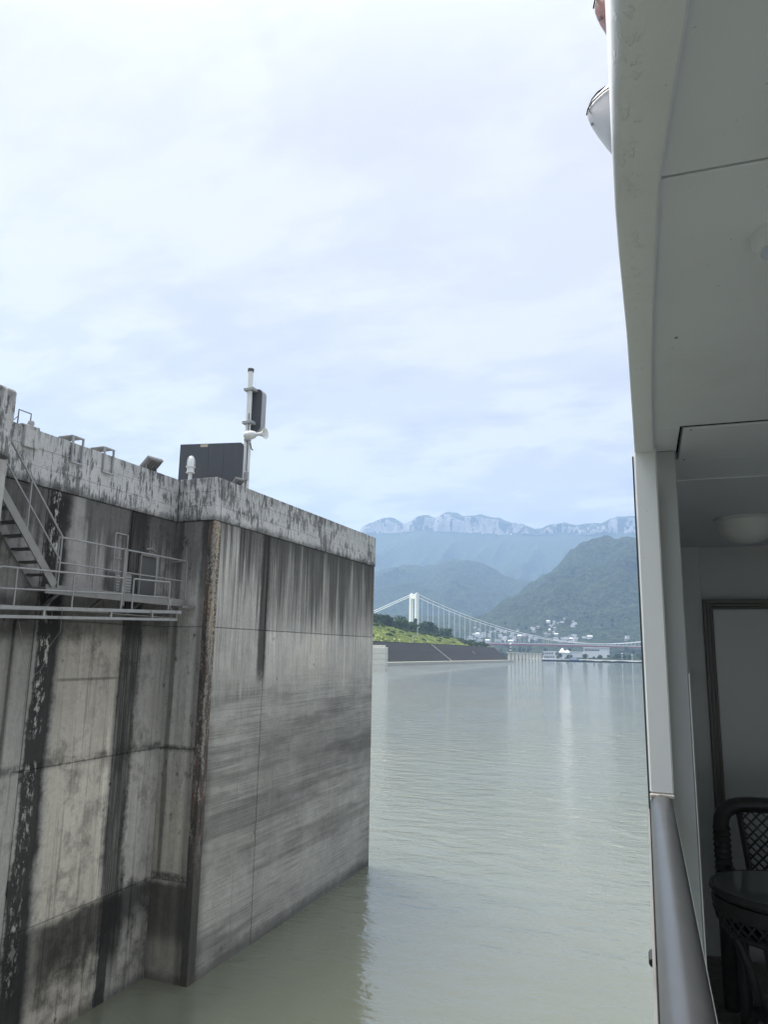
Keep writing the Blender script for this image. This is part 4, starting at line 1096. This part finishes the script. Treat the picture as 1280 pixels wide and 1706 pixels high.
for x, y in ((.16, 2.235), (.42, 2.235), (.16, 2.585), (.42, 2.585), (.095, 1.55)):
    link('screw', sc_m, sp, (x, y, ZC-(.0022 if y > 2.21 else .0002)))
# edge beam along the opening, outer corner rounder towards the viewer
OUT = [(-9,.002,.03),(-1.2,.002,.030),(.3,.001,.034),(.65,-.001,.032),(.75,-.004,.022),(.89,-.009,.014),(1.01,-.010,.010),(1.13,-.009,.008),(1.47,-.003,.007),(1.79,-.001,.006),(2.10,.001,.006),(2.384,.002,.006)]
INN = [(-9,.076),(-1.2,.076),(.3,.075),(.69,.073),(.82,.062),(.98,.051),(1.25,.049),(1.66,.049),(2.0,.054),(2.384,.061)]
rings = []
for yv in list(np.linspace(-9, .4, 5)) + list(np.linspace(.5, 2.384, 30)):
    xo = np.interp(yv, [a[0] for a in OUT], [a[1] for a in OUT]); rr = np.interp(yv, [a[0] for a in OUT], [a[2] for a in OUT])
    xi = np.interp(yv, *zip(*INN)); zb = ZC-.020
    arc = [(xo+rr-rr*math.cos(R(a)), yv, zb+rr-rr*math.sin(R(a))) for a in range(0, 91, 15)]
    rings.append([(xo, yv, zb+.32)] + arc + [(xi-.004, yv, zb), (xi, yv, zb+.004), (xi, yv, zb+.05), (xi, yv, zb+.32)])
MB().loft(rings).build('edge_beam', M_FASC, sp, True)
# posts
MB().box(0., .066, 2.386, 2.44, -.392, ZC-.002, .004).build('post', M_POST, sp)
MB().box(-.006, -.001, 2.390, 2.455, -1.6, ZC-.03, .001).build('edge_strip', M_RAILP, sp)
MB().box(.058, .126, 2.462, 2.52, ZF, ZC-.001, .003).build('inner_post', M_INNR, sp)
MB().box(.1265, .130, 2.460, 2.52, -1.25, -.05, .001).build('worn_edge', M_POST, sp)
MB().box(-.001, .067, 2.376, 2.44, -.405, -.3925, .003).build('weld_collar', worn('weld', (.45,.43,.39), .7, .1, .2, 30., .6), sp)
# handrail, its edge plates and the unseen pane below
MB().tube([(.0305, -9, -.425), (.0305, 2.40, -.425)], .0315, 32).build('handrail', M_RAILP, sp, True)
MB().box(-.008, -.003, -9, 2.386, -.52, -.436, .001).build('outer_plate', M_STEEL, sp)
MB().box(.058, .064, -9, 2.386, -.49, -.428, .001).build('inner_plate', M_BULK, sp)
MB().box(.022, .034, -9, 2.386, ZF-.05, -.462).build('unseen_pane', M_PANE, sp)  # unseen from the camera, made clear so daylight reaches the balcony
MB().box(-.002, .06, -9, 2.386, ZF-.2, ZF-.0505).build('toe_plate', M_HULL, sp)
MB().tube([(-.0075, 1.25, -.444), (-.0075, 1.29, -.444)], .006, 8).build('bolt', M_RUB, sp)
MB().box(-.026, -.0085, .99, 1.11, -.53, -.47, .006).build('rubber_fender', M_RUB, sp)
# door in the bulkhead
df = MB().box(.343, .362, 4.715, 4.769, ZF, .335, .003).build('door_frame', M_FRM, sp)
MB().box(.3625, .382, 4.730, 4.769, ZF, .310, .003).build('frame_rebate', M_FRM, df)
MB().box(.3825, .398, 4.742, 4.769, ZF, .292, .003).build('frame_rebate', M_FRM, df)
MB().box(.3625, 1.30, 4.715, 4.769, .3105, .335, .003).build('frame_head', M_FRM, df)
MB().box(.3985, 1.28, 4.730, 4.769, .2925, .310, .003).build('frame_head', M_FRM, df)
MB().box(.3985, 1.26, 4.742, 4.769, .279, .292, .003).build('frame_head', M_FRM, df)
dp_ = MB().box(.3985, 1.22, 4.752, 4.769, ZF+.02, .2785, .003).build('door', M_DOOR, sp)
MB().tube([(1.12, 4.72, -.55), (1.12, 4.70, -.55), (1.02, 4.70, -.55)], .009, 8).build('handle', M_GALV, dp_)
# ceiling lamps
M_SHADE = mat('frosted_glass', (.88,.90,.89), .28, 0., .5)
lp = MB().lathe([(.140,.0),(.140,-.010),(.132,-.014)], (.490, 3.80, ZC-.0045), 40).build('ceiling_lamp', M_POST, sp, True)
MB().lathe([(.131,-.0145),(.126,-.045),(.105,-.082),(.070,-.105),(.03,-.116),(0.,-.118)], (.490, 3.80, ZC-.0045), 40).build('lamp_shade', M_SHADE, lp, True)
lp = MB().lathe([(.056,.0),(.054,-.012),(.049,-.026),(.043,-.027),(.040,-.014),(.0395,-.004)], (.246, 1.19, ZC), 40).build('ceiling_lamp', M_CEIL, sp, True)
MB().lathe([(.0,-.0035),(.0385,-.0035),(.0385,-.002)], (.246, 1.19, ZC), 24).build('lamp_shade', M_FRM, lp)

# ------------------------------------------------------------------ balcony furniture
M_RATT = worn('black_rattan', (.062,.062,.065), .22, 0., .3, 30., .4, (.05,.05,.05), .3)
M_GLAS = mat('table_glass', (.24,.255,.26), .05, 0., 1.)
def weave(m, a, b_, c, d_, n, w_, flip):
    """flat strips across the quad a-b (top) d-c (bottom), slanted"""
    a, b_, c, d_ = map(Vector, (a, b_, c, d_))
    P = lambda u, v: (a*(1-u)+b_*u)*(1-v) + (d_*(1-u)+c*u)*v
    nrm = (b_-a).cross(d_-a).normalized()
    for k in range(-n, n*2):
        u0 = k/n; sl = 1.0; pts = []
        v_lo, v_hi = 0., 1.
        f = lambda v: (u0+sl*v) if not flip else (u0+sl*(1-v))
        vs = [j/24 for j in range(25) if 0 <= f(j/24) <= 1]
        if len(vs) < 2: continue
        p, q = P(f(vs[0]), vs[0]), P(f(vs[-1]), vs[-1])
        p = p + nrm*(.003 if flip else -.003); q = q + nrm*(.003 if flip else -.003)
        m.bar(p, q, w_, .006)
    return m
ch = aboard('rattan_chair', 'black woven rattan armchair with a lattice back behind the round table', 'chair', (.60, 4.12, ZF))
def arch(xl, xr, zb_, zt_, y0, y1, n=16):
    pts = [(xl, y0, zb_), (xl, y0, zb_+(zt_-zb_)*.5)]
    cx_, rx = (xl+xr)/2, (xr-xl)/2
    for k in range(n+1):
        a = math.pi - math.pi*k/n; c, s_ = math.cos(a), math.sin(a)
        e = .42
        pts.append((cx_ + rx*math.copysign(abs(c)**e, c), y0 + (y1-y0)*abs(s_)**.5, zt_-.20 + .20*abs(s_)**e))
    pts += [(xr, y0, zb_+(zt_-zb_)*.5), (xr, y0, zb_)]
    return pts
MB().tube(arch(.318, .90, ZF, -.712, 4.10, 4.22), .037, 12).build('frame', M_RATT, ch, True)
m = MB(); weave(m, (.415, 4.22, -.745), (.80, 4.22, -.745), (.765, 4.16, -1.10), (.452, 4.16, -1.10), 8, .0125, False); weave(m, (.415, 4.22, -.745), (.80, 4.22, -.745), (.765, 4.16, -1.10), (.452, 4.16, -1.10), 8, .0125, True)
m.build('back_lattice', M_RATT, ch)
for x0, x1 in ((.41, .45), (.805, .768)):
    MB().tube([(x0, 4.22, -.735), (x1, 4.16, -1.12)], .015, 8).build('back_stile', M_RATT, ch, True)
MB().loft([rr_ for rr_ in [[(.61+.27*k*math.cos(a), 3.99+.23*k*math.sin(a), z) for a in np.linspace(0, 2*math.pi, 25)[:-1]] for k, z in ((.9, -1.20), (1., -1.18), (1., -1.14), (.93, -1.125))]]).build('seat', M_RATT, ch, True)
for x in (.345, .875):
    MB().tube([(x, 4.12, -1.0), (x, 3.95, -.985), (x, 3.80, -1.02), (x, 3.76, -1.12), (x+.0, 3.76, ZF)], .026, 10).build('arm', M_RATT, ch, True)
m = MB()
for k in range(9):                       # woven wrap of the arm column
    m.lathe([(.0385,-.006),(.042,0),(.0385,.006)], (.318, 4.10, -1.02+.026*k), 12, close=False)
m.build('arm_weave', M_RATT, ch, True)
tb = aboard('rattan_table', 'small round black rattan table with a glass top beside the handrail', 'table', (.50, 3.62, ZF))
MB().lathe([(0.,-.006),(.262,-.006),(.262,.0),(0.,.0)], (.50, 3.62, -.934), 48).build('glass_top', M_GLAS, tb, True)
MB().lathe([(.262,-.030),(.276,-.022),(.282,-.010),(.278,.004),(.268,.007),(.2635,.002),(.2635,-.03)], (.50, 3.62, -.938), 48).build('rim', M_RATT, tb, True)
MB().lathe([(.272,-.030),(.276,-.05),(.270,-.085),(.262,-.085),(.266,-.05),(.262,-.03)], (.50, 3.62, -.94), 48).build('skirt', M_RATT, tb, True)
m = MB()
for k in range(36):
    a0 = 2*math.pi*k/36
    for sg in (-1, 1):
        pts = [(.50+r*math.cos(a0+sg*t), 3.62+r*math.sin(a0+sg*t), -.94+h) for t, r, h in ((0,.268,-.08),(.13,.258,-.12),(.26,.235,-.155))]
        m.tube(pts, .006, 5)
m.build('apron_lattice', M_RATT, tb)
MB().lathe([(.242,-.148),(.246,-.158),(.236,-.168),(.225,-.158)], (.50, 3.62, -.94), 48).build('apron_hoop', M_RATT, tb, True)
for k in range(4):
    a = math.pi/4 + k*math.pi/2 + .35
    MB().tube([(.50+r*math.cos(a), 3.62+r*math.sin(a), z) for r, z in ((.225,-1.08),(.20,-1.17),(.15,-1.28),(.13,-1.40),(.17,-1.52),(.22,ZF))], [.022, .021, .019, .018, .019, .021], 10).build('leg', M_RATT, tb, True)
MB().lathe([(0.,0),(.14,0),(.15,.008),(.14,.016),(0.,.016)], (.50, 3.62, -1.42), 32).build('shelf', M_RATT, tb, True)

# ------------------------------------------------------------------ lifeboats stowed athwart the boat deck
def lifeboat(label, y0, nose, zc_, mh, mc, group, lines=True):
    o = aboard('lifeboat', label, 'lifeboat', (nose+1.8, y0, 6.9), group)
    up_, lo_ = [], []
    for t in (0., .02, .06, .13, .25, .45, 1., 2., 3., 3.6):
        x = nose + t; k = min(1., (t/.95))**.55 if t > 0 else .02
        hb = .90*k; top = zc_ + .02 + .32*min(1., t/.8)**.5; bot = zc_ - .04 - 1.05*min(1., t/.62)**.9
        gun = zc_ - .10*min(1., t)
        n_ = 9
        up_.append([(x, y0 + hb*math.cos(math.pi*j/(n_-1)), gun + (top-gun)*math.sin(math.pi*j/(n_-1))**.8) for j in range(n_)])
        lo_.append([(x, y0 + hb*math.cos(math.pi*j/(n_-1)), gun - .004 + (bot-gun)*math.sin(math.pi*j/(n_-1))**.7) for j in range(n_)])
    MB().loft(up_).build('canopy', mc, o, True)
    MB().loft(lo_).build('hull', mh, o, True)
    if lines:
        g = [(nose+t-.015, y0-.90*min(1., t/.95)**.55-.02, zc_-.10*min(1., t)+.004) for t in (.0, .03, .1, .25, .5, .9, 1.5)]
        MB().tube(g, .011, 6).build('gunwale_rope', M_RUB, o)
        MB().tube([(nose+.42, y0-.20, zc_+.30), (nose+.26, y0-.20, zc_+.25), (nose+.16, y0-.20, zc_+.20), (nose+.08, y0-.19, zc_+.12), (nose+.03, y0-.17, zc_+.03), (nose+.03, y0-.17, zc_-.05), (nose+.06, y0-.2, zc_-.14)], [.018, .020, .014, .010, .008, .007, .006], 6).build('grab_line', M_RUB, o)
        MB().lathe([(.0,-.012),(.022,-.012),(.022,.012),(0.,.012)], (nose+.06, y0-.05, zc_-.20), 8, 'y').build('tow_eye', M_GALV, o)
    MB().box(nose+.9, nose+1.1, y0-.7, y0+.7, 6.33, zc_-.72).build('cradle', M_HULL, o)
    MB().box(nose+2.6, nose+2.8, y0-.7, y0+.7, 6.33, zc_-.72).build('cradle', M_HULL, o)
M_BOATG = ship_paint('boat_grey', (.50,.50,.51), .4, .1, 2.)
M_BOATR = ship_paint('boat_red', (.32,.14,.11), .4, .1, 2.)
lifeboat('grey lifeboat whose bow juts past the ship edge below the reddish one', 10.3, -.43, 8.10, M_BOATG, M_BOATG, 'lifeboats on the upper deck')
lifeboat('reddish lifeboat bow at the very top beside the ship edge', 8.3, -.21, 8.02, M_BOATR, M_BOATG, 'lifeboats on the upper deck')

# ------------------------------------------------------------------ haze
def haze_mat(name, density):
    m = bpy.data.materials.new(name); m.use_nodes = True; nt = m.node_tree
    nt.nodes.remove(nt.nodes['Principled BSDF'])
    v = nt.nodes.new('ShaderNodeVolumePrincipled')
    v.inputs['Color'].default_value = (.46, .66, 1.0, 1); v.inputs['Density'].default_value = density
    v.inputs['Anisotropy'].default_value = .15
    nt.links.new(v.outputs[0], nt.nodes['Material Output'].inputs['Volume'])
    return m
tag(MB().box(-7900, 5900, -2900, 8900, -11, 1290).build('haze', haze_mat('haze', 1.45e-4)), kind='stuff')
